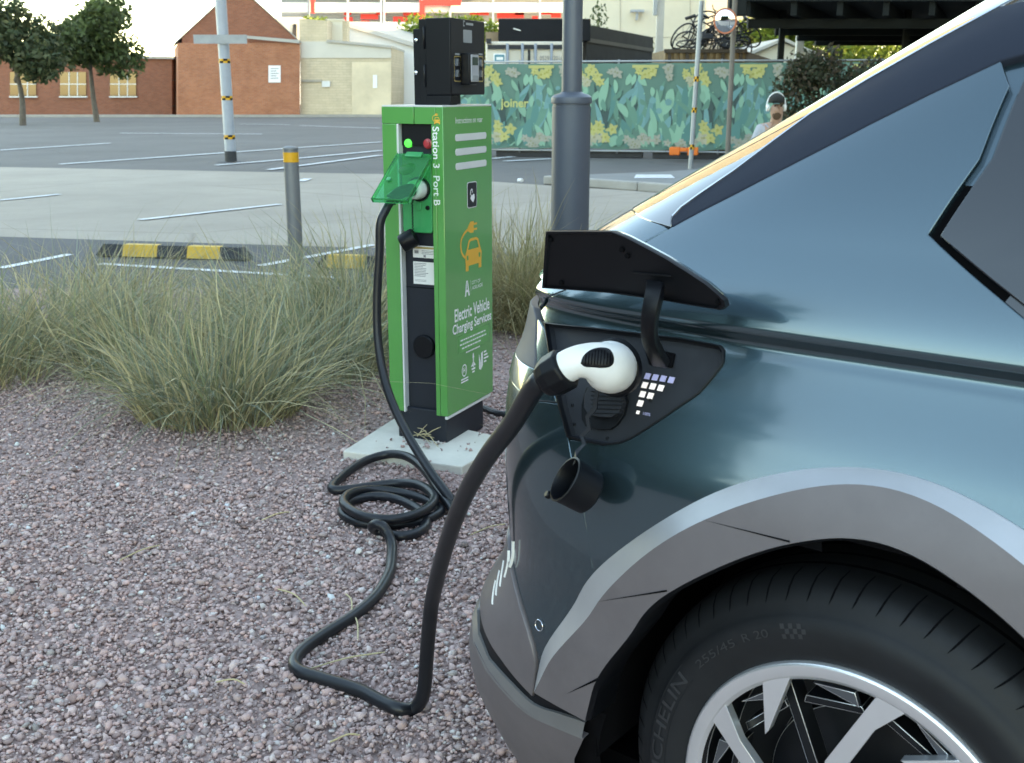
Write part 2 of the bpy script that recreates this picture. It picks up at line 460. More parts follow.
O_px = [(534, 690), (537, 669), (548, 642.7), (566.6, 605.8), (591, 573), (624, 546.4), (665, 517.7), (706, 495), (747, 478.7), (811, 466.8)]
I_px = [(534.5, 692), (546, 672), (564.5, 642), (583, 617), (603.5, 593), (632, 565), (665, 540), (706, 517.3), (747, 502.5), (811, 485.5)]
L_px = [(585, 721), (587, 712), (599, 675.5), (616, 647), (640, 614), (665, 593.5), (706, 573), (747, 554.6), (788, 543), (811, 538.5)]
def arch(px, off, n=44):
    p = crom([Vector((*S(x, y, off), 0)) for x, y in px], 8)
    pts = [(a.x, a.y) for a in p]
    d = [0]
    for i in range(1, len(pts)): d.append(d[-1] + math.dist(pts[i], pts[i - 1]))
    out = []
    for k in range(n):
        t = d[-1] * k / (n - 1); i = 0
        while i < len(d) - 2 and d[i + 1] < t: i += 1
        f = (t - d[i]) / max(1e-9, d[i + 1] - d[i]); out.append((pts[i][0] + (pts[i + 1][0] - pts[i][0]) * f, pts[i][1] + (pts[i + 1][1] - pts[i][1]) * f))
    # the front half of the arch mirrors the rear half about the wheel
    uz = [(uw(q, z)[0], z) for q, z in out]
    e = uz[-1]
    sl_ = (uz[-4][1] - e[1]) / (uz[-4][0] - e[0] + 1e-9)
    apex = [UZ(e[0] / 2, e[1] - .375 * sl_ * e[0]), UZ(0, e[1] - .5 * sl_ * e[0])]
    m = [UZ(-u, z) for u, z in [(e[0] / 2, e[1] - .375 * sl_ * e[0])] + uz[::-1]]
    return out + apex + m
OA = arch(O_px, .004); IA = arch(I_px, .02); LA = arch(L_px, .022)
nn = min(len(OA), len(IA), len(LA))
def resamp(A, n):
    d = [0]
    for i in range(1, len(A)): d.append(d[-1] + math.dist(A[i], A[i - 1]))
    out = []
    for k in range(n):
        t = d[-1] * k / (n - 1); i = 0
        while i < len(d) - 2 and d[i + 1] < t: i += 1
        f = (t - d[i]) / max(1e-9, d[i + 1] - d[i]); out.append((A[i][0] + (A[i + 1][0] - A[i][0]) * f, A[i][1] + (A[i + 1][1] - A[i][1]) * f))
    return out
OA, IA, LA = resamp(OA, 90), resamp(IA, 90), resamp(LA, 90)
for A_ in (OA, IA, LA):
    for _ in range(14):
        B_ = [A_[0]] + [tuple((A_[i - 1][j] + 2 * A_[i][j] + A_[i + 1][j]) / 4 for j in (0, 1)) for i in range(1, 89)] + [A_[-1]]
        A_[:] = B_
# quarter panel, from the tailgate gap down to the wheel arch and round the tail
e0_, e1_ = S(537.5, 667), S(508.2, 537)
em_ = S(525.5, 615)
def qb(t):
    c = [2 * em_[j] - .5 * (e0_[j] + e1_[j]) for j in (0, 1)]
    return tuple((1 - t) ** 2 * e0_[j] + 2 * t * (1 - t) * c[j] + t * t * e1_[j] for j in (0, 1))
left_edge = [(qb(k / 8)[0] - .003, qb(k / 8)[1] + .002) for k in range(9)]
left_old = [(e0_[0] + (e1_[0] - e0_[0]) * k / 6 - .003, e0_[1] + (e1_[1] - e0_[1]) * k / 6 + .002) for k in range(7)]
zb = left_edge[-1][1]
zl0_ = S(556, 401.5)[1]
wrap = [(1.15, zb + .01), (1.9, zb + .02), (1.9, zl0_ - .003), (1.15, zl0_ - .003)]
shelf = [S(*p) for p in [(545, 396), (566, 402)]]
door_x = [UZ(-.62, .50), UZ(-.62, .80), UZ(-.55, 1.06), UZ(-.42, 1.10)]
winlow = [UZ(-.16, 1.12), UZ(-.21, 1.20), UZ(-.36, 1.40), UZ(-.45, 1.46)]
oa_up = [p for p in OA if p[1] > .47]
body_arch = oa_up[:]
if uw(*body_arch[0])[0] > uw(*body_arch[-1])[0]: body_arch = body_arch[::-1]      # now from the front of the arch to the tail
rec_out = [(545, 322), (592, 327), (637.5, 332.5), (680, 337.5), (713, 343.5), (722, 345.5), (725.5, 350), (725, 362), (722.5, 366.5), (700, 393.5), (670, 414.5), (647, 429.8), (632, 439), (620, 444), (604, 446), (586, 442.5), (568, 438), (563, 421), (555.5, 386), (549, 352)]
REC = [S(*p) for p in rec_out]
qp_front = [UZ(-.58, .60), UZ(-.585, .80), UZ(-.56, 1.0), UZ(-.50, 1.085)]
body_arch = [p for p in body_arch if uw(*p)[0] > -.53]
# the quarter panel is one skin with the charge recess cut out: split along the crease above and the bumper seam
wq, wz = GL[-1]; wu = uw(wq, wz)[0]
upper = [S(541, 311)] + GL[1:] + [UZ(wu - .02, wz - .03), UZ(wu - .01, wz - .12), UZ(wu + .03, 1.22), UZ(-.13, 1.125), UZ(-.50, 1.085)]
# lower boundary of the upper half runs over the recess top
rtop = [S(x, y) for x, y in [(722, 345.5), (713, 343.5), (680, 337.5), (637.5, 332.5), (592, 327), (545, 322)]]
panel('quarter_panel', upper + [UZ(-.565, 1.0), UZ(-.585, .80), UZ(-.58, .60)] + body_arch +
      [S(*p) for p in [(593, 568), (588, 535), (583, 505), (570, 441), (586, 442.5), (604, 446), (620, 444), (632, 439), (647, 429.8), (670, 414.5), (700, 393.5), (722.5, 366.5), (725, 362), (725.5, 350)]] + rtop, PAINT, car, .0, step=.0075)
# bumper skin behind the seam, wrapping round the tail
seam = [S(*p) for p in [(569, 441), (582, 505), (587, 535), (591.8, 569)]]
la = [p for p in OA[:45] if p[1] < S(590.3, 571)[1] and p[1] > S(537, 664)[1]]
la = sorted(la, key=lambda p: -p[1])
panel('rear_bumper', [S(558, 404.5)] + [S(567.5, 441)] + seam[1:] + la + left_edge + wrap + [S(540, 402.5)], PAINT, car, .0)
# white-lit ledge under the tail lamp, facing up
zl1, zl0 = S(535, 369)[1], S(556, 401.5)[1]; zt1 = S(537, 319)[1]
panel('bumper_ledge', [S(556.5, 401.5), S(538, 399.5), (1.05, zl0), (1.9, zl0), (1.9, zl1 - .003), (1.05, zl1 - .003), S(536, 370.5), S(552.5, 386)], PAINT, car, .003, th=.01, step=.007)
panel('tail_lamp', [S(537, 319), S(536, 344), S(535.4, 368), (1.0, zl1), (1.9, zl1), (1.9, zt1 + .012), (1.0, zt1 + .012)], LENS, car, .003, step=.01)
panel('lamp_surround', [S(538.8, 320), S(545, 331), S(549, 352), S(552.3, 383.5), S(537.2, 367.5), S(537.8, 344)], PAINT, car, .002, step=.008)
panel('tailgate', [S(539.5, 306), S(563, 290), S(598.5, 268), S(639, 244), S(667, 228.5), S(657, 224), S(642, 218.7), S(632.5, 211.5), S(632, 206.5), (1.3, 1.25), (1.95, 1.25), (1.95, 1.09), (1.0, 1.09)], PAINT, car, .0)
pil = [(673.5, 217.5), (682, 208.5), (700, 195.5), (734, 172.5), (774, 142.5), (811, 115.5), (870, 80), (930, 46), (1000, 8)]
panel('rear_pillar', [S(*p) for p in [(673, 226.2), (702, 210.3), (733.7, 194.2), (770, 175.2), (811, 154.2), (870, 123.5), (930, 93.5), (1000, 60.5)]] + [UZ(wu - .4, 1.545), UZ(wu - .4, 1.57), S(1010, 6)] + [S(*p) for p in pil[::-1]], PILL, car, .002)
gtop = [(1.0, 1.53), (1.95, 1.54)]
panel('rear_window', [S(*p) for p in [(670.5, 226), (671, 217.5), (680, 207.5), (698, 194), (732, 170.8), (772, 141), (809, 114), (868, 78.5), (928, 44.5), (998, 6.5)]] + [(1.0, 1.57), (1.95, 1.57), (1.95, 1.26), (1.25, 1.26)] + [S(634.5, 206.5), S(635, 211), S(643, 217), S(658, 222.5)], GLASSR, car, .001)
# pale edge strip between glass and pillar
a = [S(*p) for p in dense(pil, 12, False)]
mb = MB(); mb.tube([SF(q, z, .003) for q, z in a], .0022, 6); mb.build('window_trim', CHROME, car)
# side glass and doors further forward
panel('side_window', [UZ(-.16, 1.125), UZ(wu + .01, 1.22), UZ(wu - .03, wz - .12), UZ(wu - .04, wz - .025), UZ(wu - .3, 1.50), UZ(-1.6, 1.53), UZ(-2.05, 1.40), UZ(-2.3, 1.13)], GLASS, car, .003, step=.05)
panel('rear_door', [UZ(-.595, .50), UZ(-.605, .80), UZ(-.585, 1.0), UZ(-.52, 1.075), UZ(-.2, 1.09), UZ(-.2, 1.105), UZ(-1.2, 1.105), UZ(-1.2, .36), UZ(-.64, .36)], PAINT, car, 0, step=.03)
panel('front_door', [UZ(-1.21, .36), UZ(-1.21, 1.105), UZ(-2.25, 1.105), UZ(-2.25, .36)], PAINT, car, 0, step=.04)
fa = [UZ(-3 + .47 * math.cos(t), .36 + .47 * math.sin(t)) for t in [rad(5 + 170 * k / 20) for k in range(21)]]
panel('front_wing', [UZ(-2.26, .36), UZ(-2.26, 1.0), UZ(-3.45, .96), UZ(-3.5, .5)] + fa[::-1], PAINT, car, 0, step=.04)

# cladding round the rear wheel: bevel painted bright for its sky reflection, flat face, lip turned into the arch
mb = MB(); K = 6
for t in range(3):
    A = [SF(*OA[k], .003 + .019 * 0) * (1 - t / 3) + SF(*IA[k], .022) * (t / 3) for k in range(90)]
    B = [SF(*OA[k], .003) * (1 - (t + 1) / 3) + SF(*IA[k], .022) * ((t + 1) / 3) for k in range(90)]
    mb.strip(A, B)
mb.strip([SF(*OA[k], -.012) for k in range(90)], [SF(*OA[k], .003) for k in range(90)])
ed = mb.build('arch_edge', CLADB, None and car or car)
mb = MB()
for t in range(5):
    A = [SF(*[IA[k][j] * (1 - t / 5) + LA[k][j] * t / 5 for j in (0, 1)], .022) for k in range(90)]
    B = [SF(*[IA[k][j] * (1 - (t + 1) / 5) + LA[k][j] * (t + 1) / 5 for j in (0, 1)], .022) for k in range(90)]
    mb.strip(A, B)
cl = mb.build('arch_cladding', CLAD, car)
mb = MB()
lip = [SF(*LA[k], .022) for k in range(90)]; cen = cp(0, 0, .36)
lip2 = [p - Vector((NN[0], NN[1], 0)) * .008 + (cen - p).normalized() * .006 for p in lip]
lip3 = [p - Vector((NN[0], NN[1], 0)) * .07 for p in lip2]
mb.strip(lip, lip2); mb.strip(lip2, lip3); mb.build('arch_lip', DARKP, car)
# tapering creases of the cladding, their shade laid on as black strips
def crease(a, b, w):
    mb = MB()
    A = [S(x, y, .0225) for x, y in dense([a, b], 8, False)]; n = len(A)
    pa = [SF(q, z, .0232) for q, z in A]
    d = (pa[-1] - pa[0]).normalized(); nr = SN(*A[0]); s_ = d.cross(nr)
    mb.strip([p + s_ * w * (i / (n - 1)) for i, p in enumerate(pa)], [p - s_ * w * .2 * (i / (n - 1)) for i, p in enumerate(pa)], smooth=False); mb.build('crease_shade', GAP, cl)
crease((700, 519), (790, 541), .0022); crease((595, 602), (667, 590), .0024); crease((566, 694), (598, 678), .0035)

# grey lower quarter, black insert, lower bumper with bright lip
low_l = [(qb(1 - k / 8)[0] + .003, qb(1 - k / 8)[1] - .002) for k in range(9)] + [S(534, 694)]
low_old = [(e1_[0] + (e0_[0] - e1_[0]) * k / 6 + .003, e1_[1] + (e0_[1] - e1_[1]) * k / 6 - .002) for k in range(7)] + [S(534, 694)]
zt, zm_ = low_l[0][1], low_l[-1][1]
ins_top = [S(534.6, 694)]
panel('bumper_corner', low_l + [S(505, 660), (1.05, .475), (1.9, .475), (1.9, zt + .012), (1.15, zt + .004)], CLAD, car, .006, step=.012)
# reflector bars
def bar(a, b, w):
    A = [S(x, y, .007) for x, y in dense([a, b], 6, False)]
    return A
for (x0, y0, x1, y1) in ((513, 541, 509.5, 567), (508.5, 550, 504.8, 577), (504, 560, 500.2, 586), (499.8, 570, 496.2, 595), (496, 580, 492.6, 604)):
    p0, p1 = S(x0, y0, .006), S(x1, y1, .006)
    mb = MB(); A = []; B = []
    for k in range(8):
        q = p0[0] + (p1[0] - p0[0]) * k / 7; z = p0[1] + (p1[1] - p0[1]) * k / 7
        A.append(SF(q - .003, z, .008)); B.append(SF(q + .003, z, .008))
    mb.strip(A, B); C_ = [p - Vector((0, 0, 0)) for p in A]
    mb.strip(A, [SF(p0[0] - .0045 + (p1[0] - p0[0]) * k / 7, p0[1] + (p1[1] - p0[1]) * k / 7, .004) for k in range(8)])
    mb.build('reflector_bar', WHITEP, car)
def band(pxA, pxB, off, name, mat, tail, offB=None, parent=car):
    pxA = [(p.x, p.y) for p in crom([Vector((*p, 0)) for p in pxA], 5)]; pxB = [(p.x, p.y) for p in crom([Vector((*p, 0)) for p in pxB], 5)]
    A = [S(x, y, off) for x, y in dense(pxA, 6, False)]; n = len(A)
    Bp = []
    d = [0]
    for i in range(1, len(pxB)): d.append(d[-1] + math.dist(pxB[i], pxB[i - 1]))
    for k in range(n):
        t = d[-1] * k / (n - 1); i = 0
        while i < len(d) - 2 and d[i + 1] < t: i += 1
        f = (t - d[i]) / max(1e-9, d[i + 1] - d[i]); Bp.append((pxB[i][0] + (pxB[i + 1][0] - pxB[i][0]) * f, pxB[i][1] + (pxB[i + 1][1] - pxB[i][1]) * f))
    B = [S(x, y, off) for x, y in Bp]
    A = A + [(q, A[-1][1] + (tail[0] - A[-1][1]) * min(1, (q - A[-1][0]) / .2)) for q in [A[-1][0] + .1 * i for i in range(1, 14)] if q < 1.95]
    B = B + [(q, B[-1][1] + (tail[1] - B[-1][1]) * min(1, (q - B[-1][0]) / .2)) for q in [B[-1][0] + .1 * i for i in range(1, 14)] if q < 1.95]
    m_ = min(len(A), len(B)); A, B = A[:m_], B[:m_]
    mb = MB(); ob = off if offB is None else offB
    for t in range(4):
        mb.strip([SF(*[a[j] + (b[j] - a[j]) * t / 4 for j in (0, 1)], off + (ob - off) * t / 4) for a, b in zip(A, B)],
                 [SF(*[a[j] + (b[j] - a[j]) * (t + 1) / 4 for j in (0, 1)], off + (ob - off) * (t + 1) / 4) for a, b in zip(A, B)])
    mb.strip([SF(*a, off - .015) for a in A], [SF(*a, off) for a in A], smooth=False); mb.strip([SF(*b, ob) for b in B], [SF(*b, ob - .015) for b in B], smooth=False)
    return mb.build(name, mat, parent)
t1, t2, t3, t4 = .475, .445, .425, .22
band([(587, 706), (560, 700), (534.6, 693), (510, 665), (490, 641)], [(585.5, 722), (560, 713), (533, 703.5), (509, 681), (489, 659)], .001, 'bumper_insert', DARKP, (t1, t2))
band([(585, 722.5), (560, 714), (533, 704.5), (509, 682), (489, 660)], [(584, 737), (555, 725), (530, 713), (507, 692), (488, 669)], .006, 'bumper_lip', CLADL, (t2 - .002, t3), .012)
band([(583.6, 738.5), (555, 726.5), (530, 714.5), (507, 693.5), (488, 670.5)], [(582, 830), (560, 822), (540, 812), (530, 800), (522, 785)], .0115, 'lower_bumper', CLAD, (t3 - .002, t4), .004)

# parking sensor ring
q, z = S(540, 625); c = SF(q, z, .0025); n_ = SN(q, z); x_ = Vector((AX[0], AX[1], 0)); x_ = (x_ - n_ * x_.dot(n_)).normalized(); y_ = n_.cross(x_)
mb = MB(); mb.tube([c + (x_ * math.cos(t) + y_ * math.sin(t)) * .0095 for t in [2 * math.pi * k / 24 for k in range(25)]], .0007, 6, cap=False)
mb.build('parking_sensor', CHROME, car)

# charge recess: sunk floor, rim wall, socket, cover, charge lights
def dent(q, z, off): return SF(q, z, off)
cx_, cz_ = sum(p[0] for p in REC) / len(REC), sum(p[1] for p in REC) / len(REC)
RD = dense(REC, .006)
def shrink(P, k): return [(cx_ + (p[0] - cx_) * k, cz_ + (p[1] - cz_) * k) for p in P]
mb = MB()
for k0, o0, k1, o1, mi in ((1.0, -.006, .995, .003, 1), (.995, .003, .972, .0035, 1), (.972, .0035, .955, -.004, 1), (.955, -.004, .935, -.012, 0)):
    A = shrink(RD, k0); B = shrink(RD, k1)
    mb.strip([SF(*p, o0) for p in A] + [SF(*A[0], o0)], [SF(*p, o1) for p in B] + [SF(*B[0], o1)], mi)
rim = mb.build('recess_rim', [RECP, DARKP], car)
rec = panel('charge_recess', shrink(REC, .94), RECP, car, -.012, th=.004, step=.012)
def rp(px, py, off=-.0115): return S(px, py, off)
# socket cover with ribs, below the plug
def rr(pts_px, off0, off1, name, mat, parent):
    P = [S(x, y, off0) for x, y in pts_px]
    mb = MB(); mb.strip([SF(*p, off0) for p in P] + [SF(*P[0], off0)], [SF(*p, off1) for p in P] + [SF(*P[0], off1)])
    mb.poly([SF(*p, off1) for p in P]); return mb.build(name, mat, parent, bevel=.0008)
rr([(588.5, 388), (599, 385), (620, 386), (627, 392), (629, 402), (626, 415), (619, 425), (612, 430), (600, 430), (588, 427), (584, 420), (584, 405)], -.0125, -.006, 'socket_frame', DARKP, rec)
sc_ = rr([(592, 389), (603, 386.5), (618, 388), (625, 395), (626.5, 404), (623, 413), (615, 418), (602, 417.5), (592, 415), (588, 408), (588.5, 396)], -.0065, .004, 'socket_cover', RECP, rec)
for k in range(6):
    mb = MB(); y = 391 + k * 4.3
    P = [SF(*S(x, y + (x - 590) * .04, .0045), .0048) for x in (591, 600, 610, 624)]
    mb.tube(P, .0008, 6); mb.build('cover_rib', DARKP, rec)
# screws
for px, py in ((572, 405), (574, 424), (650, 400), (607, 438)):
    q, z = S(px, py, -.011); mb = MB(); mb.lathe([(.003, 0), (.003, .0012), (.0018, .0018)], SF(q, z, -.012), SN(q, z), 10); mb.build('screw', DARKP, rec)
# lights: rows of small squares
def sq(px, py, h, mat):
    q, z = S(px, py, -.011); n = SN(q, z); c = SF(q, z, -.0117)
    x = Vector((AX[0], AX[1], 0)) ; x = (x - n * x.dot(n)).normalized(); y = n.cross(x)
    sk = Vector((0, 0, 1)); y = (sk - n * sk.dot(n)).normalized()
    y2 = (y - x * .14).normalized()
    mb = MB(); mb.prism([(-h, -h), (h, -h), (h, h), (-h, h)], 0, .0012, lambda a, b, c2: c + x * a + y2 * b + n * c2)
    return mb.build('charge_light', mat, rec)
for row, mt in (([(647.5, 376.2), (655.2, 377.4), (663.1, 378.6), (671.2, 380)], LEDB), ([(644.7, 385.1), (652.7, 386.4), (660.7, 388)], LEDW), ([(642.5, 394.2), (650.4, 395.8)], LEDW), ([(640.2, 403.3)], LEDW)):
    for x, y in row: sq(x, y, .0047, mt)
sq(637.9, 412.3, .0026, LEDW)
q, z = S(643, 414.8, -.0115); n_ = SN(q, z); x_ = -Vector((AX[0], AX[1], 0)); x_ = (x_ - n_ * x_.dot(n_)).normalized(); y_ = n_.cross(x_)
if y_.z < 0: y_ = -y_
mb = MB(); put_text(mb, '100%', 0, 0, .013, .0045, lambda a, b, c2: SF(q, z, -.0116) + x_ * a + y_ * b + n_ * c2, .0004); mb.build('lettering', LEDB, rec, fixn=False)

# open flap standing out from the body on a curved arm
fl_px = [(545.3, 231.5), (580, 231.2), (610.9, 231.6), (624.3, 236.8), (645, 247.5), (664.8, 258.2), (686, 271.5), (705, 284), (718, 295), (723.5, 300.5), (725, 306.5), (720, 310.3), (695, 306.3), (664.8, 301), (636, 297), (608.6, 293.2), (575, 290.5), (541.5, 288.3)]
def fw(z): return .055 + (z - 1.12) * .5
FLP = []
for x, y in dense(fl_px, 10):
    w = .055
    for _ in range(6): u, z = onW(x, y, w); w = fw(z)
    FLP.append((u, z))
fcx = sum(p[0] for p in FLP) / len(FLP); fcz = sum(p[1] for p in FLP) / len(FLP)
def ff_(u, z, o): return cp(u, fw(z) + o, z)
def fsh(k): return [(fcx + (p[0] - fcx) * k, fcz + (p[1] - fcz) * (k if k == 1 else 1 - (1 - k) * 1.7)) for p in FLP]
flap = thing('charge_flap_root', None, None) if False else None
mb = MB(); cl_ = lambda P: P + [P[0]]
for k0, o0, k1, o1 in ((1, -.012, 1, -.001), (1, -.001, .995, .0), (.995, 0, .965, .0), (.965, 0, .955, -.004)):
    mb.strip([ff_(*p, o0) for p in cl_(fsh(k0))], [ff_(*p, o1) for p in cl_(fsh(k1))])
mb.poly([ff_(*p, -.004) for p in fsh(.955)])
flap = mb.build('charge_flap', DARKP, car)
mb = MB(); mb.strip([ff_(*p, -.0125) for p in cl_(fsh(1.004))], [ff_(*p, -.018) for p in cl_(fsh(.998))]); mb.poly([ff_(*p, -.018) for p in fsh(.998)])
mb.strip([ff_(*p, -.0125) for p in cl_(fsh(1.004))], [ff_(*p, -.0115) for p in cl_(fsh(.99))])
mb.build('flap_skin', PAINT, flap)
for x, y in ((629, 255.5), (625, 249), (555, 239), (552, 285), (710, 304)):
    w = fw(1.17); u, z = onW(x, y, w); mb = MB(); mb.lathe([(.004, 0), (.0035, .004), (.0, .005)], cp(u, fw(z) - .004, z), (NN[0], NN[1], 0), 10); mb.build('flap_clip', GAP, flap)
mb = MB(); u0_, z0_ = onW(633, 272, .07); u1_, z1_ = onW(672, 276, .07)
mb.tube([cp(u0_, fw(z0_) - .004, z0_), cp((u0_ + u1_) / 2, fw(z0_) - .002, (z0_ + z1_) / 2), cp(u1_, fw(z1_) - .004, z1_)], .0015, 6); mb.build('flap_rib', DARKP, flap)
def cpx(x, y, w): u, z = onW(x, y, w); return cp(u, w, z)
arm = crom([cpx(656, 283, .07), cpx(654, 297, .088), cpx(650, 318, .092), cpx(650, 338, .07), cpx(656, 353, .03), cpx(661, 363, -.02)], 8)
mb = MB(); wd = Vector((AX[0], AX[1], 0)); n = len(arm)
hw = [.0135 - .002 * math.sin(math.pi * i / (n - 1)) for i in range(n)]
tn = [(arm[min(i + 1, n - 1)] - arm[max(i - 1, 0)]).normalized() for i in range(n)]
nr = [t.cross(wd).normalized() for t in tn]
pr = [[p + wd * h * a + q_ * .007 * b for p, h, q_ in zip(arm, hw, nr)] for a, b in ((1, 1), (-1, 1), (-1, -1), (1, -1))]
for i in range(4): mb.strip(pr[i], pr[(i + 1) % 4])
mb.poly([x[0] for x in pr]); mb.poly([x[-1] for x in pr])
mb.build('hinge_arm', DARKP, flap, bevel=.003)
rr([(646, 351), (660, 350), (676, 354), (673, 368), (650, 365)], -.0125, -.009, 'hinge_pocket', GAP, rec)

# rear wheel
def wheel(uc, side, vis):
    ww = lambda d: (-d if side > 0 else -2 * HWD + d)
    du = .026 if vis else 0
    fr = lambda r, t, d: cp(uc + du + r * (1 + .4 * max(0, min(.08, r - .262))) * math.cos(t), ww(d) - (.07 * r * math.cos(t) if vis else 0), .362 + r * (1 + .4 * max(0, min(.08, r - .262))) * math.sin(t))
    top = bpy.data.objects.new('wheel', None); COL.objects.link(top); top.parent = car; WL[top.name] = WL[car.name]; top.empty_display_size = .1
    ns = 264 if vis else 60
    prof = [(.262, .030), (.262, .012), (.270, .004), (.285, .000), (.303, -.004), (.318, -.002), (.327, .005), (.331, .0095), (.342, .013), (.358, .024), (.369, .040), (.3735, .065), (.375, .11), (.374, .17), (.371, .21), (.345, .235), (.30, .245), (.262, .235)]
    vs = []; fs = []
    for j, (r, d) in enumerate(prof):
        for k in range(ns):
            t = 2 * math.pi * k / ns; rr_ = r; t2 = t
            vs.append(fr(rr_, t2, d))
    for j in range(len(prof) - 1):
        for k in range(ns): fs.append((j * ns + k, j * ns + (k + 1) % ns, (j + 1) * ns + (k + 1) % ns, (j + 1) * ns + k))
    mb = MB(); mb.add(vs, fs, 0, True)
    if vis:
        for k in range(66):
            a0 = rad(k * 360 / 66)
            A = [fr(r + .0006, a0 + da, d - .0006) for r, d, da in ((.3415, .0128, -.010), (.350, .0185, -.004), (.3582, .0242, .002), (.3692, .040, .012), (.3737, .065, .022))]
            wv = (.0018, .0075, .0085, .007, .005)
            B = [fr(r + .0006, a0 + da + w_, d - .0006) for (r, d, da), w_ in zip(((.3415, .0128, -.010), (.350, .0185, -.004), (.3582, .0242, .002), (.3692, .040, .012), (.3737, .065, .022)), wv)]
            mb.strip(A, B, 2)
        for d_ in (.075, .12, .165):
            mb.strip([fr(.3757, rad(4 * k), d_) for k in range(91)], [fr(.3757, rad(4 * k), d_ + .009) for k in range(91)], 2)
        def curved(txt, a0, a1, r0, r1, bold=.0):
            v, f, tw, th = text2d(txt, bold)
            def pt(p):
                r = r0 + (r1 - r0) * p[1] / th; a = rad(a0 + (a1 - a0) * p[0] / tw)
                d = np.interp(r, [.262, .270, .285, .303, .318, .327, .331], [.012, .004, 0, -.004, -.002, .005, .0095])
                return fr(r, a, d - .0016)
            mb.add([pt(p) for p in v], f, 1)
        curved('255/45', 37, 53, .302, .3125); curved('R 20', 56, 64.5, .303, .3135)
        curved('MICHELIN', -10, 30.5, .301, .320, .01)
        for i in range(6):
            for j in range(3):
                if (i + j) % 2 == 0:
                    a0 = 68.5 + i * 1.2; r0 = .299 + j * .0065
                    mb.poly([fr(r, rad(a), float(np.interp(r, [.285, .303, .318, .327], [0, -.004, -.002, .005])) - .0008) for r, a in ((r0, a0), (r0, a0 + 1.2), (r0 + .0065, a0 + 1.2), (r0 + .0065, a0))], 1)
        # raised block behind the maker's name
        AA = [fr(.2975, rad(a), -.0036) for a in range(-12, 33)]; BB = [fr(.3235, rad(a), .0015) for a in range(-12, 33)]
        mb.strip(AA, BB)
    tyre = mb.build('tyre', [RUB, RUBL, GAP], top, ang=50)
    # rim
    mb = MB(); ring = [(.268, .010), (.2655, .001), (.262, -.001), (.246, .001), (.240, .006)]
    n2 = 120
    mb.add([fr(r, 2 * math.pi * k / n2, d) for r, d in ring for k in range(n2)], [(j * n2 + k, j * n2 + (k + 1) % n2, (j + 1) * n2 + (k + 1) % n2, (j + 1) * n2 + k) for j in range(4) for k in range(n2)], 0, True)
    pr_ = [(.262, .02), (.242, .03), (.236, .12), (.165, .14), (.16, .10), (.05, .10), (.0, .10)]
    mb.add([fr(r, 2 * math.pi * k / n2, d) for r, d in pr_ for k in range(n2)], [(j * n2 + k, j * n2 + (k + 1) % n2, (j + 1) * n2 + (k + 1) % n2, (j + 1) * n2 + k) for j in range(6) for k in range(n2)], 1, True)
    def flat(pts, d0, d1, name, mat, bv=.0015):
        mb.prism(pts, d0, d1, lambda r, a, d: fr(r, rad(a), d), mat)
    for k in range(5):
        o = 72 * k
        flat([(.249, 25 + o), (.249, 35 + o), (.194, 27 + o), (.12, 16 + o), (.06, -5 + o), (.055, -45 + o), (.12, 0 + o), (.188, 18 + o)], .003, .02, 'spoke', 0)
        flat([(.249, 55 + o), (.249, 67 + o), (.178, 44.5 + o), (.176, 41 + o)], .003, .02, 'spoke_wedge', 0)
        flat([(.232, 37.5 + o), (.226, 52 + o), (.212, 52 + o)], .020, .03, 'rim_facet', 2)
        flat([(.229, 72 + o), (.226, 88 + o), (.206, 90 + o)], .020, .03, 'rim_facet', 2)
        flat([(.206, 30 + o), (.203, 55 + o), (.193, 55 + o), (.196, 28 + o)], .030, .07, 'rim_web', 1)
        flat([(.235, 57 + o), (.235, 61 + o), (.06, 46 + o), (.06, 28 + o)], .034, .07, 'rim_web', 1)
        flat([(.206, 66 + o), (.203, 90 + o), (.193, 92 + o), (.196, 64 + o)], .030, .07, 'rim_web', 1)
    mb.add([fr(.075, rad(15 * k), .012) for k in range(24)] + [fr(.0, 0, .004)], [(k, (k + 1) % 24, 24) for k in range(24)], 1, True)
    mb.build('rim', [ALLOY, RIMB, FACET], top, bevel=.0008)
wheel(0, 1, True); wheel(-3.0, 1, False); wheel(0, -1, False); wheel(-3.0, -1, False)

# charging plug in the socket
plug = thing('charging_plug', 'white and black charging connector pushed into the open socket of the teal car', 'charging plug', cpx(612, 368, .0))
rp_ = [(cpx(613.5, 368, -.008), .034), (cpx(612.5, 368, .004), .0378), (cpx(611, 367.5, .020), .0388), (cpx(609, 367, .036), .0385), (cpx(606, 366, .048), .036), (cpx(600, 363.5, .058), .0318), (cpx(592, 361.5, .066), .0280), (cpx(584, 361, .073), .0250), (cpx(576, 362.3, .079), .0236), (cpx(568, 366, .084), .0238), (cpx(560, 371, .087), .0255)]
cps = crom([p for p, r in rp_], 5); rs = []
for i in range(len(rp_) - 1): rs += [rp_[i][1] + (rp_[i + 1][1] - rp_[i][1]) * k / 5 for k in range(5)]
rs.append(rp_[-1][1])
mb = MB(); mb.tube(cps, rs, 28); body = mb.build('plug_body', WHITEP, plug)
mb = MB(); mb.lathe([(.038, -.012), (.0445, -.010), (.0445, .001), (.041, .004)], cpx(613.5, 368, .002), (NN[0], NN[1], 0), 32); mb.build('plug_collar', DARKP, plug)
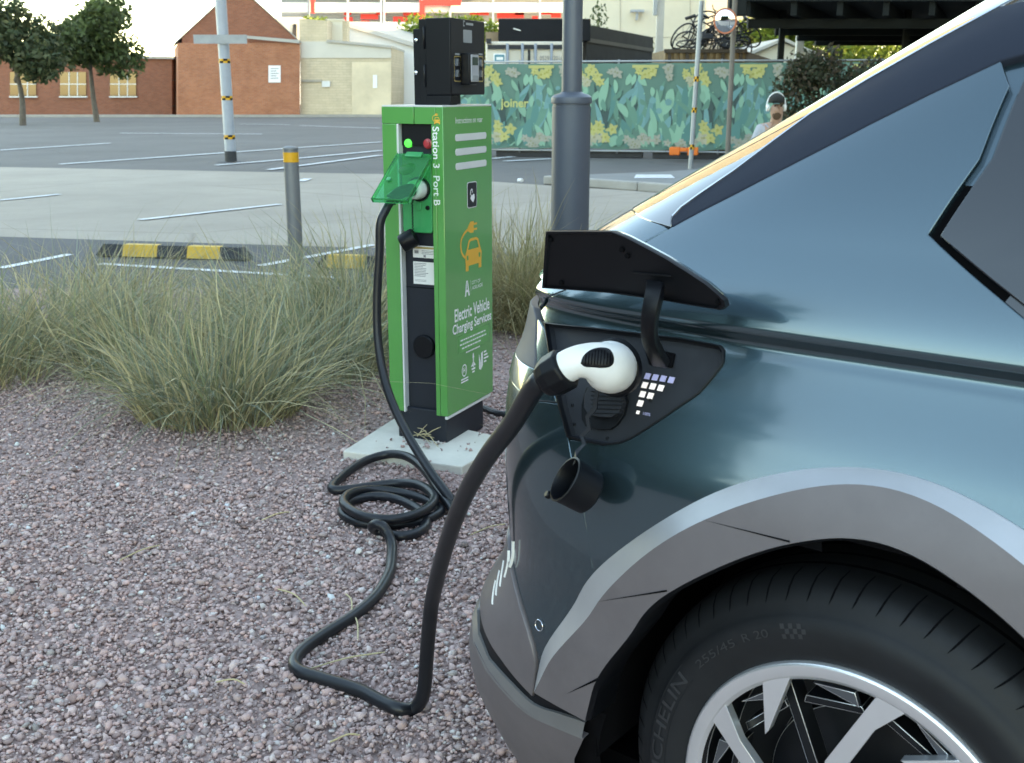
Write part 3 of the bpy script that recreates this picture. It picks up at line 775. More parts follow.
# grip insert: a dark ribbed pad let into the handle
gp = [(580.5, 363.5), (583, 356.5), (589, 350.8), (597, 347.8), (605, 347.6), (610.5, 350), (613.8, 356.5), (613.4, 363.5), (609, 367.2), (602, 368), (593, 367.4), (585, 366.8)]
gp = [(p.x, p.y) for p in crom([Vector((*p, 0)) for p in gp + gp[:1]], 4)][:-1]
cam = Vector((0, 0, HC))
bpy.context.view_layer.update()
from mathutils.bvhtree import BVHTree
bv = BVHTree.FromPolygons([v.co + WL[plug.name] for v in body.data.vertices], [tuple(p.vertices) for p in body.data.polygons])
def hit(px, py):
    d = Vector(ray(px, py)).normalized(); h = bv.ray_cast(cam, d)
    return (h[0], h[1] if h[1].dot(d) < 0 else -h[1]) if h[0] is not None else (None, None)
mb = MB(); gx, gy = 598, 358
for k in range(5):
    s0, s1 = k / 5, (k + 1) / 5
    A = []; B = []
    for x, y in gp + [gp[0]]:
        for lst, s_ in ((A, s0), (B, s1)):
            p, n2 = hit(gx + (x - gx) * s_, gy + (y - gy) * s_); lst.append(p + n2 * (.0016 if s_ < 1 else .0002))
    mb.strip(A, B)
gi = mb.build('grip_insert', DARKP, plug)
for k in range(9):
    x = 586 + k * 3.0; ys = [353.5 - (2.5 if 2 < k < 7 else 0), 358, 364.5]
    P = [hit(x + (y - 358) * -.08, y) for y in ys]
    mb = MB(); mb.tube([p + n2 * .002 for p, n2 in P], .0007, 5); mb.build('grip_rib', GAP, gi)
# gland nut
a, b = cpx(562, 370.5, .0862), cpx(541.5, 382.5, .094)
ax_ = (b - a); ln = ax_.length
mb = MB(); mb.lathe([(.0285, -.010), (.0325, -.006), (.032, ln * .45), (.0275, ln * .8), (.019, ln)], a, ax_, 10, smooth=False); mb.build('cable_gland', DARKP, plug, bevel=.002)
nut_end = cpx(541.5, 382.5, .094)

# dust cap hanging by its strap
cap = thing('dust_cap', 'black rubber dust cap hanging open on its strap below the white plug', 'dust cap', cpx(572, 485, .05))
axis = (Vector((AX[0], AX[1], 0)) * .50 + Vector((NN[0], NN[1], 0)) * .62 + Vector((0, 0, .52))).normalized()
cc = cpx(565, 479, .075)
mb = MB(); mb.lathe([(.0, -.05), (.030, -.05), (.0345, -.046), (.0355, -.02), (.0365, -.004), (.0375, 0), (.0345, .001), (.0325, -.004), (.0315, -.034), (.0, -.036)], cc, axis, 32); cupo = mb.build('cup', DARKP, cap)
mb = MB(); mb.lathe([(.021, -.036), (.022, -.022), (.019, -.022), (.018, -.036)], cc, axis, 24); mb.build('inner_ring', DARKP, cupo)
mb = MB(); tabc = cpx(547, 494, .075); mb.lathe([(.006, -.006), (.0065, 0), (.005, .002)], tabc, axis, 12); mb.build('pull_tab', DARKP, cap)
st = [cpx(598, 386, .0), cpx(596, 398, .006), cpx(595, 408, .008), cpx(587.5, 417, .010), cpx(589.5, 429, .012), cpx(582, 436, .014), cpx(584.5, 444, .02), cpx(577.5, 451, .03), cpx(575.5, 458, .045), cpx(574, 464, .06)]
mb = MB()
dn = [(st[min(i + 1, 9)] - st[max(i - 1, 0)]).normalized().cross(Vector((NN[0], NN[1], 0))).normalized() for i in range(10)]
for s_ in (1, -1): mb.strip([p + d * .0036 + Vector((NN[0], NN[1], 0)) * .0012 * s_ for p, d in zip(st, dn)], [p - d * .0036 + Vector((NN[0], NN[1], 0)) * .0012 * s_ for p, d in zip(st, dn)], smooth=False)
for s_ in (1, -1): mb.strip([p + d * .0036 * s_ + Vector((NN[0], NN[1], 0)) * .0012 for p, d in zip(st, dn)], [p + d * .0036 * s_ - Vector((NN[0], NN[1], 0)) * .0012 for p, d in zip(st, dn)], smooth=False)
mb.build('strap', RECP, cap)
# ------------------------------------------------------------------ charging kiosk
GREEN = M('green_enamel', (.068, .305, .075), .22, coat=.6, var=.04, vs=4, dirt=.12, dcol=(.08, .26, .09))
NAVY = M('dark_powder_coat', (.012, .016, .024), .5, spec=.35, var=.1, bmp=.05, bs=600, bd=.0004, dirt=.15, dcol=(.05, .05, .05))
BLK = M('black_powder_coat', (.004, .0048, .007), .42, spec=.25, var=.15, bmp=.06, bs=600, bd=.0004)
BLKF = M('satin_black_front', (.014, .016, .021), .38, spec=.3, var=.1)
PALE = M('pale_edge', (.62, .63, .62), .4, var=.05)
WHT = M('white_vinyl', (.80, .80, .80), .5, var=.03)
ORG = M('orange_vinyl', (.78, .40, .05), .5, var=.04)
SOCK = M('green_socket_plastic', (.012, .30, .105), .3, coat=.3, var=.06)
GREYL = M('grey_label', (.27, .29, .30), .4, var=.1)
GOLD = M('gold_outline', (.55, .42, .18), .35, .6)
SCRN = M('lcd_screen', (.05, .075, .06), .15)
STK = M('sticker_paper', (.72, .72, .70), .5, var=.05, dirt=.1)
INK = M('sticker_ink', (.22, .22, .23), .6)
def emitm(name, col, s):
    m, nt, b = nodes(name); b.inputs['Base Color'].default_value = (*col, 1); b.inputs['Emission Color'].default_value = (*col, 1); b.inputs['Emission Strength'].default_value = s; b.inputs['Roughness'].default_value = .3
    return m
GLAMP = emitm('green_lamp', (.02, .75, .10), .13); RLAMP = M('red_button', (.45, .03, .04), .3, coat=.5)
def lid_mat():
    m, nt, b = nodes('green_acrylic'); b.inputs['Base Color'].default_value = (.10, .72, .36, 1); b.inputs['Roughness'].default_value = .05
    b.inputs['Transmission Weight'].default_value = .92; b.inputs['IOR'].default_value = 1.2
    b.inputs['Alpha'].default_value = 1
    return m
LID = lid_mat()
KC = G(447, 451); kt = rad(24.5); kr = (math.sin(kt), math.cos(kt)); kl = (-math.cos(kt), math.sin(kt))
AO = -.006
def kx(a, b, z): a += AO; return Vector((KC[0] + a * kl[0] + b * kr[0], KC[1] + a * kl[1] + b * kr[1], z))
slab_z = .03
def KR(px, py, a=0.0):                     # sight line met with the right-hand face
    a += AO; R = ray(px, py); O = (KC[0] + a * kl[0], KC[1] + a * kl[1]); k = (O[0] * kl[0] + O[1] * kl[1]) / (R[0] * kl[0] + R[1] * kl[1]); P = (R[0] * k - KC[0], R[1] * k - KC[1])
    return (P[0] * kr[0] + P[1] * kr[1], HC + R[2] * k)
def KF(px, py, b=0.0):
    R = ray(px, py); O = (KC[0] + b * kr[0], KC[1] + b * kr[1]); k = (O[0] * kr[0] + O[1] * kr[1]) / (R[0] * kr[0] + R[1] * kr[1]); P = (R[0] * k - KC[0], R[1] * k - KC[1])
    return (P[0] * kl[0] + P[1] * kl[1] - AO, HC + R[2] * k)
kiosk = thing('charging_kiosk', 'tall green charging kiosk reading Station 3 Port B on a concrete pad', 'charging station', tuple(kx(.12, .2, 0)))
W_, D_, Z0, Z1 = .264, .418, .143, 1.339
# dark core column and pedestal
mb = MB(); mb.box((.012, .012, .0), (.235, .345, .16), kx); mb.build('pedestal', NAVY, kiosk, bevel=.004)
mb = MB(); mb.box((.035, .030, .155), (.215, .40, 1.30), kx); mb.build('core_column', NAVY, kiosk, bevel=.003)
# green wrap: right face panel, front strips, header
def kbox(lo, hi, name, mat, bv=.003, par=None):
    mb = MB(); mb.box(lo, hi, kx); return mb.build(name, mat, par or kiosk, bevel=bv)
side = kbox((0, 0, Z0), (.032, D_, Z1), 'side_panel', GREEN)
strip = kbox((.0325, 0, Z0), (.051, .03, 1.276), 'front_strip', GREEN, .002)
lp = kbox((.200, 0, Z0), (W_, D_, 1.276), 'side_panel', GREEN)
hd = kbox((.0325, .0, 1.2765), (.122, D_, Z1 - .0005), 'header', GREEN, .002)
hd2 = kbox((.1245, .0, 1.2765), (W_, D_, Z1), 'header', GREEN, .002)
kbox((.192, -.001, Z0 - .002), (.1995, .06, 1.276), 'edge_trim', PALE, .001)
kbox((.001, .0, Z0 - .012), (.012, D_ - .02, Z0 - .001), 'edge_trim', PALE, .001)
kbox((.051, .022, 1.195), (.19, .030, 1.2755), 'light_plate', BLK, .001)
kbox((.002, .002, Z1), (W_ - .002, D_, Z1 + .006), 'top_plate', PALE, .001)
# front fittings
def fr_(x, y, h): return kx(x, .030 - h, y)          # on the recessed front: x grows to the left
def frx(a0): return lambda x, y, h: kx(a0 - x, -h, y)   # reading direction: x to the right
mb = MB(); mb.lathe([(.0165, -.012), (.0165, 0), (.015, .003), (0, .006)], kx(.163, .020, 1.204), (-kr[0], -kr[1], 0), 24); mb.build('green_lamp', GLAMP, kiosk)
mb = MB(); mb.lathe([(.0185, -.012), (.0185, 0), (.013, .002), (.013, .010), (0, .012)], kx(.078, .020, 1.204), (-kr[0], -kr[1], 0), 24); rb = mb.build('red_button', RLAMP, kiosk)
# socket box
def roundrect(x0, y0, x1, y1, r, n=5):
    P = []
    for cx, cy, a in ((x1 - r, y1 - r, 0), (x0 + r, y1 - r, 90), (x0 + r, y0 + r, 180), (x1 - r, y0 + r, 270)):
        P += [(cx + r * math.cos(rad(a + 90 * k / n)), cy + r * math.sin(rad(a + 90 * k / n))) for k in range(n + 1)]
    return P
mb = MB(); mb.prism(roundrect(.056, .868, .186, 1.165, .012), -.004, .024, fr_); sock = mb.build('socket_box', SOCK, kiosk, bevel=.003)
mb = MB(); mb.lathe([(.046, 0), (.046, .010), (.040, .012), (.038, .003), (0, .003)], kx(.108, .006, 1.035), (-kr[0], -kr[1], 0), 32); mb.build('socket_ring', BLK, sock)
for x, z in ((.078, 1.08), (.15, 1.075), (.075, .965)):
    mb = MB(); mb.lathe([(.009, 0), (.009, .003), (.006, .004), (.005, .001), (0, .001)], kx(x, .006, z), (-kr[0], -kr[1], 0), 14); mb.build('lock_hole', BLK if z < 1 else SOCK, sock)
mb = MB(); mb.box((.100, .0, .955), (.125, .007, .985), kx); mb.build('latch', SOCK, sock, bevel=.002)
# lid, hinged at its top edge and swung out
lid_len, ang = .252, rad(38)
def lidf(x, s, h):            # s along the lid from the hinge, h above the lid
    return kx(x, -.004 - s * math.cos(ang) * 1.0 + -h * math.sin(ang) * 1.0, 1.168 - s * math.sin(ang) + h * math.cos(ang))
mb = MB(); mb.prism(roundrect(.046, 0, .196, lid_len, .012), -.004, .0, lidf)
lid = mb.build('socket_lid', LID, kiosk, bevel=.001)
mb = MB()
for lo, hi in (((.044, .0), (.048, lid_len)), ((.194, .0), (.198, lid_len)), ((.048, lid_len - .004), (.194, lid_len))):
    mb.box((lo[0], lo[1], -.018), (hi[0], hi[1], .0005), lidf)
mb.build('lid_lip', LID, lid, bevel=.001)
mb = MB(); mb.box((.085, -.004, -.006), (.155, .022, .006), lidf); mb.build('lid_hinge', SOCK, lid, bevel=.002)
mb = MB(); mb.lathe([(.034, -.001), (.030, .0015), (.0, .002)], lidf(.118, .085, .0), lidf(0, 0, 1) - lidf(0, 0, 0), 28); mb.build('lid_bulge', LID, lid)
mb = MB(); mb.lathe([(.010, -.003), (.009, .008), (0, .010)], lidf(.165, .15, 0), lidf(0, 0, 1) - lidf(0, 0, 0), 16); mb.build('lid_lock', SOCK, lid)
# stickers
def sticker(x0, z0, x1, z1, lines, band=None):
    mb = MB(); mb.prism([(x0, z0), (x1, z0), (x1, z1), (x0, z1)], .0, .0012, lambda x, y, h: kx(x, .029 - h, y), 0)
    for (lx0, lx1, ly, lh, mi) in lines:
        mb.prism([(lx0, ly), (lx1, ly), (lx1, ly + lh), (lx0, ly + lh)], .0012, .0015, lambda x, y, h: kx(x, .029 - h, y), mi)
    return mb.build('sticker', [STK, INK, GOLD], kiosk)
sticker(.058, .768, .157, .815, [(.062, .152, .803, .008, 2)] + [(.066, .118, .795 - .006 * k, .0022, 1) for k in range(3)] + [(.132, .150, .784, .012, 1), (.100, .110, .770, .010, 1)])
sticker(.058, .664, .157, .752, [(.085 + R_.uniform(0, .03), .152, .744 - .0062 * k, .0024, 1) for k in range(9)] + [(.100, .150, .680 - .005 * k, .0016, 1) for k in range(2)])
mb = MB(); mb.lathe([(.047, 0), (.047, .014), (.043, .019), (0, .020)], kx(.113, .030, .415), (-kr[0], -kr[1], 0), 32); mb.build('round_cover', BLK, kiosk)
mb = MB(); mb.box((.05, .0275, .6485), (.192, .031, .6505), kx); mb.build('panel_seam', GAP, kiosk)
# lettering on the front strip, reading downwards
mb = MB(); fs = lambda x, y, h: kx(.016 + y, -.0003 - h, 1.268 - x)
put_text(mb, 'Station 3  Port B', 0, 0, .292, .028, lambda x, y, h: kx(.045 - y, -.0003 - h, 1.268 - x), .0003, bold=.012)
mb.build('lettering', WHT, strip, fixn=False)
def car_icon(mb, x0, y0, w, h, fr, lift, m=0, hole=1):
    f = lambda P, l=0, mi=m: mb.poly([fr(x0 + p[0] * w, y0 + p[1] * h, lift + l) for p in P], mi)
    # body
    f([(.22, .10), (.98, .10), (1, .32), (.93, .42), (.27, .42), (.20, .32)])
    f([(.22, .0), (.36, .0), (.36, .101), (.22, .101)]); f([(.84, .0), (.98, .0), (.98, .101), (.84, .101)])
    # roof band
    o = [(.27, .42), (.36, .60), (.46, .64), (.74, .64), (.84, .60), (.93, .42)]; i = [(.345, .42), (.41, .56), (.47, .585), (.73, .585), (.79, .56), (.855, .42)]
    for k in range(5): f([o[k], o[k + 1], i[k + 1], i[k]])
    f([(.27, .22), (.35, .22), (.35, .31), (.27, .31)], .0004, hole); f([(.85, .22), (.93, .22), (.93, .31), (.85, .31)], .0004, hole)
    # cable and plug
    arc = [(.20, .28), (.06, .38), (.0, .52), (.03, .66), (.16, .76), (.34, .83)]
    a = crom([Vector((*p, 0)) for p in arc], 5)
    for k in range(len(a) - 1):
        d0 = (a[min(k + 1, len(a) - 1)] - a[max(k - 1, 0)]).normalized(); d1 = (a[min(k + 2, len(a) - 1)] - a[k]).normalized(); t = .028
        f([(a[k].x - d0.y * t, a[k].y + d0.x * t * w / h), (a[k + 1].x - d1.y * t, a[k + 1].y + d1.x * t * w / h), (a[k + 1].x + d1.y * t, a[k + 1].y - d1.x * t * w / h), (a[k].x + d0.y * t, a[k].y - d0.x * t * w / h)])
    f([(.33, .80), (.46, .745), (.62, .745), (.62, .97), (.46, .97), (.33, .865)])
    f([(.62, .785), (.78, .785), (.78, .825), (.62, .825)]); f([(.62, .89), (.78, .89), (.78, .93), (.62, .93)])
mb = MB(); car_icon(mb, 0, 0, .032, .04, lambda x, y, h: kx(.044 - x, -.0003 - h, 1.277 + y), .0004); mb.build('car_symbol', [ORG, GREEN], hd, fixn=False)
# right face: text, slots, symbols.  x = along the face away from the corner
sf = lambda x, y, h: kx(-.0003 - h, x, y)
mb = MB()
put_text(mb, 'Instructions on rear', .10, 1.277, .232, .022, sf, .0003)
mb.build('instruction_lettering', WHT, side, fixn=False); mb = MB()
put_text(mb, 'Electric Vehicle', .070, .512, .315, .052, sf, .0003, bold=.018)
put_text(mb, 'Charging Services', .052, .452, .350, .052, sf, .0003, bold=.018)
mb.build('title_lettering', WHT, side, fixn=False); mb = MB()
for k in range(2): put_text(mb, ('CITY OF', 'ADELAIDE')[k], .225, .640 - k * .021, .075 + .022 * k, .014, sf, .0003)
# tall letter A emblem
for P in ([(.160, .600), (.172, .600), (.180, .663), (.174, .663)], [(.192, .600), (.204, .600), (.186, .663), (.180, .663)], [(.168, .616), (.196, .616), (.194, .626), (.170, .626)]):
    mb.poly([sf(x, y, .0004) for x, y in P])
mb.poly([sf(x, y, .0004) for x, y in ((.213, .605), (.2145, .605), (.2145, .660), (.213, .660))])
mb.build('city_emblem', WHT, side, fixn=False); mb = MB()
for k, (a, b) in enumerate(((.118, .345), (.112, .352), (.130, .30))):      # small print
    y = .425 - .017 * k
    x = a
    while x < b:
        l = R_.uniform(.010, .026); mb.poly([sf(x, y, .0004), sf(min(b, x + l), y, .0004), sf(min(b, x + l), y + .006, .0004), sf(x, y + .006, .0004)]); x += l + .005
for k in range(10): mb.poly([sf(.165 + k * .013, .368, .0004), sf(.174 + k * .013, .368, .0004), sf(.174 + k * .013, .374, .0004), sf(.165 + k * .013, .374, .0004)])
# three emblems
mb.build('small_print', WHT, side, fixn=False); mb = MB()
c0 = [(.148 + .022 * math.cos(t), .300 + .026 * math.sin(t)) for t in [2 * math.pi * k / 24 for k in range(25)]]; c1 = [(.148 + .017 * math.cos(t), .300 + .021 * math.sin(t)) for t in [2 * math.pi * k / 24 for k in range(25)]]
mb.strip([sf(x, y, .0004) for x, y in c0], [sf(x, y, .0004) for x, y in c1], smooth=False)
for P in ([(.139, .290), (.143, .290), (.143, .312), (.139, .312)], [(.153, .290), (.157, .290), (.157, .312), (.153, .312)], [(.143, .299), (.153, .299), (.153, .303), (.143, .303)]): mb.poly([sf(x, y, .0004) for x, y in P])
for k in range(2): mb.poly([sf(.118, .262 - k * .011, .0004), sf(.182, .262 - k * .011, .0004), sf(.182, .268 - k * .011, .0004), sf(.118, .268 - k * .011, .0004)])
mb.build('round_emblem', WHT, side, fixn=False); mb = MB()
for P in ([(.222, .335), (.238, .335), (.233, .355), (.227, .355)], [(.226, .296), (.234, .296), (.234, .336), (.226, .336)], [(.208, .300), (.224, .318), (.224, .300)], [(.236, .318), (.252, .300), (.236, .300)], [(.213, .285), (.247, .285), (.247, .293), (.213, .293)], [(.219, .273), (.241, .273), (.241, .280), (.219, .280)]): mb.poly([sf(x, y, .0004) for x, y in P])
mb.build('star_emblem', WHT, side, fixn=False); mb = MB()
for P in ([(.282, .275), (.30, .268), (.30, .298), (.282, .340)], [(.302, .268), (.318, .285), (.318, .345), (.302, .338)]): mb.poly([sf(x, y, .0004) for x, y in P])
for k in range(4): mb.poly([sf(.328, .335 - k * .014, .0004), sf(.352 + .01 * (k % 3), .335 - k * .014, .0004), sf(.352 + .01 * (k % 3), .342 - k * .014, .0004), sf(.328, .342 - k * .014, .0004)])
0 and mb.poly([sf(.20, .372 - .007, .0003), sf(.26, .372 - .007, .0003), sf(.26, .376 - .007, .0003), sf(.20, .376 - .007, .0003)])
mb.build('shield_emblem', WHT, side, fixn=False)
mb = MB()
mb.prism([(.098, .378), (.380, .378), (.380, .448), (.098, .448)], .0, .0003, sf); mb.build('notice_panel', M('green_notice', (.09, .335, .095), .35, var=.03), side)
for zc in (1.224, 1.170, 1.116):
    mb = MB(); mb.prism(roundrect(.095, zc - .013, .365, zc + .013, .012), -.003, .0012, sf); mb.build('slot', PALE, side, bevel=.0005)
mb = MB(); mb.prism(roundrect(.190, .948, .274, 1.05, .012), 0, .001, sf, 0); mb.prism(roundrect(.193, .951, .271, 1.047, .010), .001, .0014, sf, 1)
hand = [(.215, .985), (.228, .975), (.24, .968), (.253, .985), (.250, 1.0), (.243, 1.002), (.236, .996), (.226, 1.0)]
mb.prism(hand, .0014, .0018, sf, 2)
a = [(.213, 1.0), (.217, 1.018), (.229, 1.024), (.231, 1.008)]
mb.strip([sf(x, y, .0018) for x, y in a], [sf(x + .005, y - .003, .0018) for x, y in a], 2, smooth=False)
mb.build('tap_symbol', [PALE, BLKF, WHT], side)
mb = MB(); car_icon(mb, .130, .700, .185, .200, sf, .0004); mb.build('car_symbol', [ORG, GREEN], side, fixn=False)
# rear socket lid peeping out behind
mb = MB(); mb.prism([(D_ + .001, .985), (D_ + .035, .995), (D_ + .05, 1.065), (D_ + .001, 1.085)], .05, .17, lambda x, y, h: kx(h, x, y)); mb.build('rear_lid', LID, kiosk, bevel=.002)
# payment box on top
pay = thing('payment_box', 'black payment cabinet with card reader, mounted on top of the green charging kiosk', 'payment terminal', tuple(kx(.08, .2, Z1 + .006)))
zb0 = Z1 + .006
b0 = KR(450, 17.5)[0]; b1 = KR(484.3, 21)[0]; a1 = KF(425, 40, b0)[0]; a2 = KF(417.5, 40, b0)[0]; a3 = KF(410.4, 40, b0)[0]
zt_ = KF(450, 17.3, b0)[1]; zbm = KF(450.5, 95, b0)[1]
mb = MB(); mb.box((.004, b0 + .004, zb0), (a1, b0 + .06, zbm - .002), kx); mb.build('neck', BLK, pay, bevel=.003)
mb = MB(); mb.box((0, b0, zbm), (a1, b1, zt_), kx); cab = mb.build('cabinet', BLK, pay, bevel=.004)
mb = MB(); mb.box((-.0015, b0 + .004, zbm + .005), (-.0003, b1 - .004, zt_ - .005), kx); fp = mb.build('face_plate', BLKF, pay, bevel=.0004)
mb = MB(); mb.box((a1 + .0005, b0 + .01, zb0), (a2, b1, zt_ - .002), kx); mb.build('back_plate', BLK, pay, bevel=.003)
mb = MB(); mb.box((a2 + .0005, b0 + .02, zb0), (a3, b1, zt_ - .036), kx); bp = mb.build('back_plate', BLK, pay, bevel=.003)
for y in (40, 72.5):
    a_, z_ = KF(415.2, y, b0 + .01); mb = MB(); mb.lathe([(.007, 0), (.007, .004), (.005, .006), (0, .007)], kx(a_, b0 + .009 if a_ < a2 else b0 + .019, z_), (-kr[0], -kr[1], 0), 10); mb.build('bolt', CHROME, bp)
for z in ((zbm + .03, zbm + .11), (zt_ - .11, zt_ - .03)):
    mb = MB(); mb.tube([kx(a1 + .003, b0 - .001, z[0]), kx(a1 + .003, b0 - .001, z[1])], .004, 8); mb.build('hinge', BLK, cab)
pf = lambda x, y, h: kx(-.0018 - h, x, y)
def pr(px, py): return KR(px, py, -.002)
def prect(x0, y0, x1, y1):
    (ba, za), (bb, zb_) = pr(x0, (y0 + y1) / 2), pr(x1, (y0 + y1) / 2); return ba, pr((x0 + x1) / 2, y1)[1], bb, pr((x0 + x1) / 2, y0)[1]
mb = MB(); r_ = prect(463.2, 30, 471.8, 42.8); mb.prism(roundrect(*r_, .004), 0, .001, pf); mb.build('label', GREYL, fp)
mb = MB(); bx, zx = pr(463, 23); 
for P in ([(0, 0), (.012, 0), (.012, .006), (0, .006)], [(0, .016), (.016, .016), (.016, .022), (0, .022)], [(0, .004), (.005, .004), (.005, .018), (0, .018)], [(.024, .006), (.085, .006), (.085, .015), (.024, .015)]):
    mb.poly([pf(bx + x, zx - .012 + y, .0006) for x, y in P])
mb.build('maker_mark', GREYL, fp, fixn=False)
for xa, xb in ((454, 461), (478.2, 483)):
    x0, y0, x1, y1 = prect(xa, 56, xb, 81.8); mb = MB(); o = roundrect(x0, y0, x1, y1, .006); i = roundrect(x0 + .004, y0 + .004, x1 - .004, y1 - .004, .004); xm = (x0 + x1) / 2
    mb.strip([pf(x, y, .0008) for x, y in o + o[:1]], [pf(x, y, .0008) for x, y in i + i[:1]], 0, smooth=False)
    for y in (y0 + .018, y0 + .058): mb.prism([(xm - .007, y), (xm + .007, y), (xm + .005, y + .022), (xm - .002, y + .026)], 0, .006, pf, 1)
    mb.prism(roundrect(xm - .018, y1 + .003, xm + .018, y1 + .010, .002), 0, .0008, pf, 2)
    mb.build('card_slot', [GOLD, CHROME, GREYL], fp)
ro = -.042
x0, y0, x1, y1 = *KR(469.8, 69, ro)[:1], KR(474, 85, ro)[1], *KR(478.6, 69, ro)[:1], KR(474, 53, ro)[1]
mb = MB(); mb.box((ro, x0, y0), (-.002, x1, y1), kx); rd = mb.build('card_reader', BLK, pay, bevel=.006)
rf = lambda x, y, h: kx(ro - .0003 - h, x, y)
SIL = M('silver_reader', (.42, .44, .48), .35, .3)
mb = MB(); mb.prism(roundrect(x0 + .008, y0 + .012, x1 - .006, y1 - .006, .004), 0, .003, rf); mb.build('reader_face', SIL, rd)
dw = x1 - x0; dh = y1 - y0
mb = MB(); mb.prism(roundrect(x0 + .2 * dw, y0 + .62 * dh, x1 - .16 * dw, y1 - .13 * dh, .003), .003, .004, rf); mb.build('reader_screen', SCRN, rd)
mb = MB(); mb.prism(roundrect(x0 + .2 * dw, y0 + .14 * dh, x1 - .16 * dw, y0 + .3 * dh, .003), .003, .005, rf); mb.build('reader_pad', GREYL, rd)

# concrete pad under the kiosk
CONC = M('concrete', (.60, .57, .50), .85, var=.12, vs=5, bmp=.3, bs=90, bd=.003, dirt=.35, dcol=(.36, .32, .28))
pad = MB(); P = [kx(a, b, 0) for a, b in ((-.16, -.14), (.40, -.14), (.40, .60), (-.16, .60))]
P = [G(343, 458), G(462, 474), G(512, 446), G(400, 421)]
pad.prism([(p[0], p[1]) for p in P], -.05, slab_z, lambda x, y, h: Vector((x, y, h))); tag(pad.build('concrete_pad', CONC, None, bevel=.006), 'pale concrete footing pad under the green kiosk, strewn with gravel', 'concrete pad')
# kiosk end plug, tethered cap
kp = thing('kiosk_plug', 'white and black cable plug pushed into the kiosk socket under the raised green lid', 'charging plug', tuple(kx(.11, 0, 1.035)))
mb = MB(); mb.lathe([(.036, -.02), (.037, .03), (.034, .05), (.026, .058)], kx(.108, .006, 1.035), (-kr[0], -kr[1], 0), 24); mb.build('plug_body', WHITEP, kp)
hp = [kx(.110, -.048, 1.035), kx(.120, -.075, 1.034), kx(.135, -.105, 1.025), kx(.15, -.135, 1.005)]
mb = MB(); mb.tube(crom(hp, 4), .024, 14); mb.build('plug_handle', DARKP, kp)
tc = thing('tethered_cap', 'black socket cap dangling on a coiled cord from the kiosk socket', 'dust cap', tuple(kx(.14, -.02, .84)))
mb = MB(); cc_ = kx(.142, -.03, .842); mb.lathe([(0, -.03), (.034, -.03), (.036, -.026), (.036, .024), (.034, .03), (0, .03)], cc_, Vector((kl[0], kl[1], 0)) * .75 + Vector((-kr[0], -kr[1], 0)) * .3 + Vector((0, 0, -.45)), 24); mb.build('cap_body', DARKP, tc)
mb = MB(); cord = [kx(.128 + .0025 * math.sin(i * 1.4), -.02 + .0025 * math.cos(i * 1.4), .865 + .0025 * i) for i in range(50)] + [kx(.122, -.02, 1.0), kx(.118, -.012, 1.01)]
mb.tube(cord, .0022, 5); mb.build('cord', DARKP, tc)

# ------------------------------------------------------------------ the charging cable
RC = .0165
def gz(px, py, z): return Vector(G(px, py, z))
def zz(x, y, h): return gz(320 + x * .1572, 440 + y * .1572, h)
top_pts = [kx(.15, -.135, 1.005), kx(.162, -.158, .97), kx(.176, -.178, .92), Vector(atY(379.5, 252, 4.10)), Vector(atY(377, 300, 4.09)), Vector(atY(378.5, 345, 4.06)), Vector(atY(387, 388, 3.98)), Vector(atY(404, 428, 3.86)), Vector(atY(428, 468, 3.68)), Vector(atY(447, 494, 3.56))]
coil = [gz(457, 507, .019), gz(459.5, 514, .017), gz(455, 514, .018), zz(830, 420, .03), zz(770, 345, .04), zz(700, 235, .05), zz(635, 160, .055), zz(560, 108, .055), zz(480, 90, .05), zz(400, 97, .04), zz(290, 133, .03), zz(180, 200, .022), zz(90, 278, .018), zz(78, 312, .018), zz(140, 318, .019), zz(300, 298, .022), zz(480, 276, .03), zz(610, 282, .045), zz(690, 318, .05), zz(728, 370, .05), zz(690, 430, .05), zz(590, 480, .05), zz(440, 506, .05), zz(280, 485, .05), zz(175, 430, .05), zz(150, 385, .05), zz(200, 338, .045), zz(320, 318, .03), zz(480, 330, .02), zz(620, 362, .018), zz(735, 412, .017), zz(765, 455, .017), zz(690, 500, .017), zz(560, 532, .017), zz(400, 540, .017), zz(240, 522, .017), zz(150, 475, .017), zz(150, 430, .019), zz(210, 385, .019), zz(350, 358, .018), zz(470, 372, .017), zz(590, 420, .016), zz(665, 480, .016), zz(672, 545, .016), zz(620, 590, .017), zz(520, 612, .017), zz(445, 602, .017), zz(390, 584, .018), zz(345, 566, .030), zz(333, 549, .052), zz(356, 537, .066), zz(398, 548, .064), zz(432, 594, .044), zz(453, 652, .024), zz(459, 705, .018), zz(455, 755, .017)]
fore = [gz(389, 574, .017), gz(376, 596, .017), gz(354, 615.6, .017), gz(328, 632, .017), gz(305, 648, .017), gz(294.5, 661, .017), gz(299.5, 671, .017), gz(323.5, 679, .017), gz(358.4, 690, .018), gz(382, 702, .018), gz(398, 708.5, .019), Vector(atY(411, 709.5, 2.275)), Vector(atY(419.5, 703, 2.272)), Vector(atY(424, 690, 2.267)), Vector(atY(425.8, 670, 2.26)), Vector(atY(427.5, 645, 2.245)), Vector(atY(429.8, 620, 2.22)), Vector(atY(433, 596, 2.18)), Vector(atY(444, 552, 2.05)), Vector(atY(461, 504, 1.90)), Vector(atY(485, 460, 1.76)), Vector(atY(512, 424, 1.66)), nut_end + (nut_end - cpx(562, 370.5, .0862)).normalized() * .012, nut_end - (nut_end - cpx(562, 370.5, .0862)).normalized() * .01]
mb = MB(); mb.tube(crom(top_pts + coil + fore, 7), RC, 14)
tag(mb.build('charging_cable', CABLE, None), 'thick black charging cable looping over the gravel from kiosk to car', 'cable')
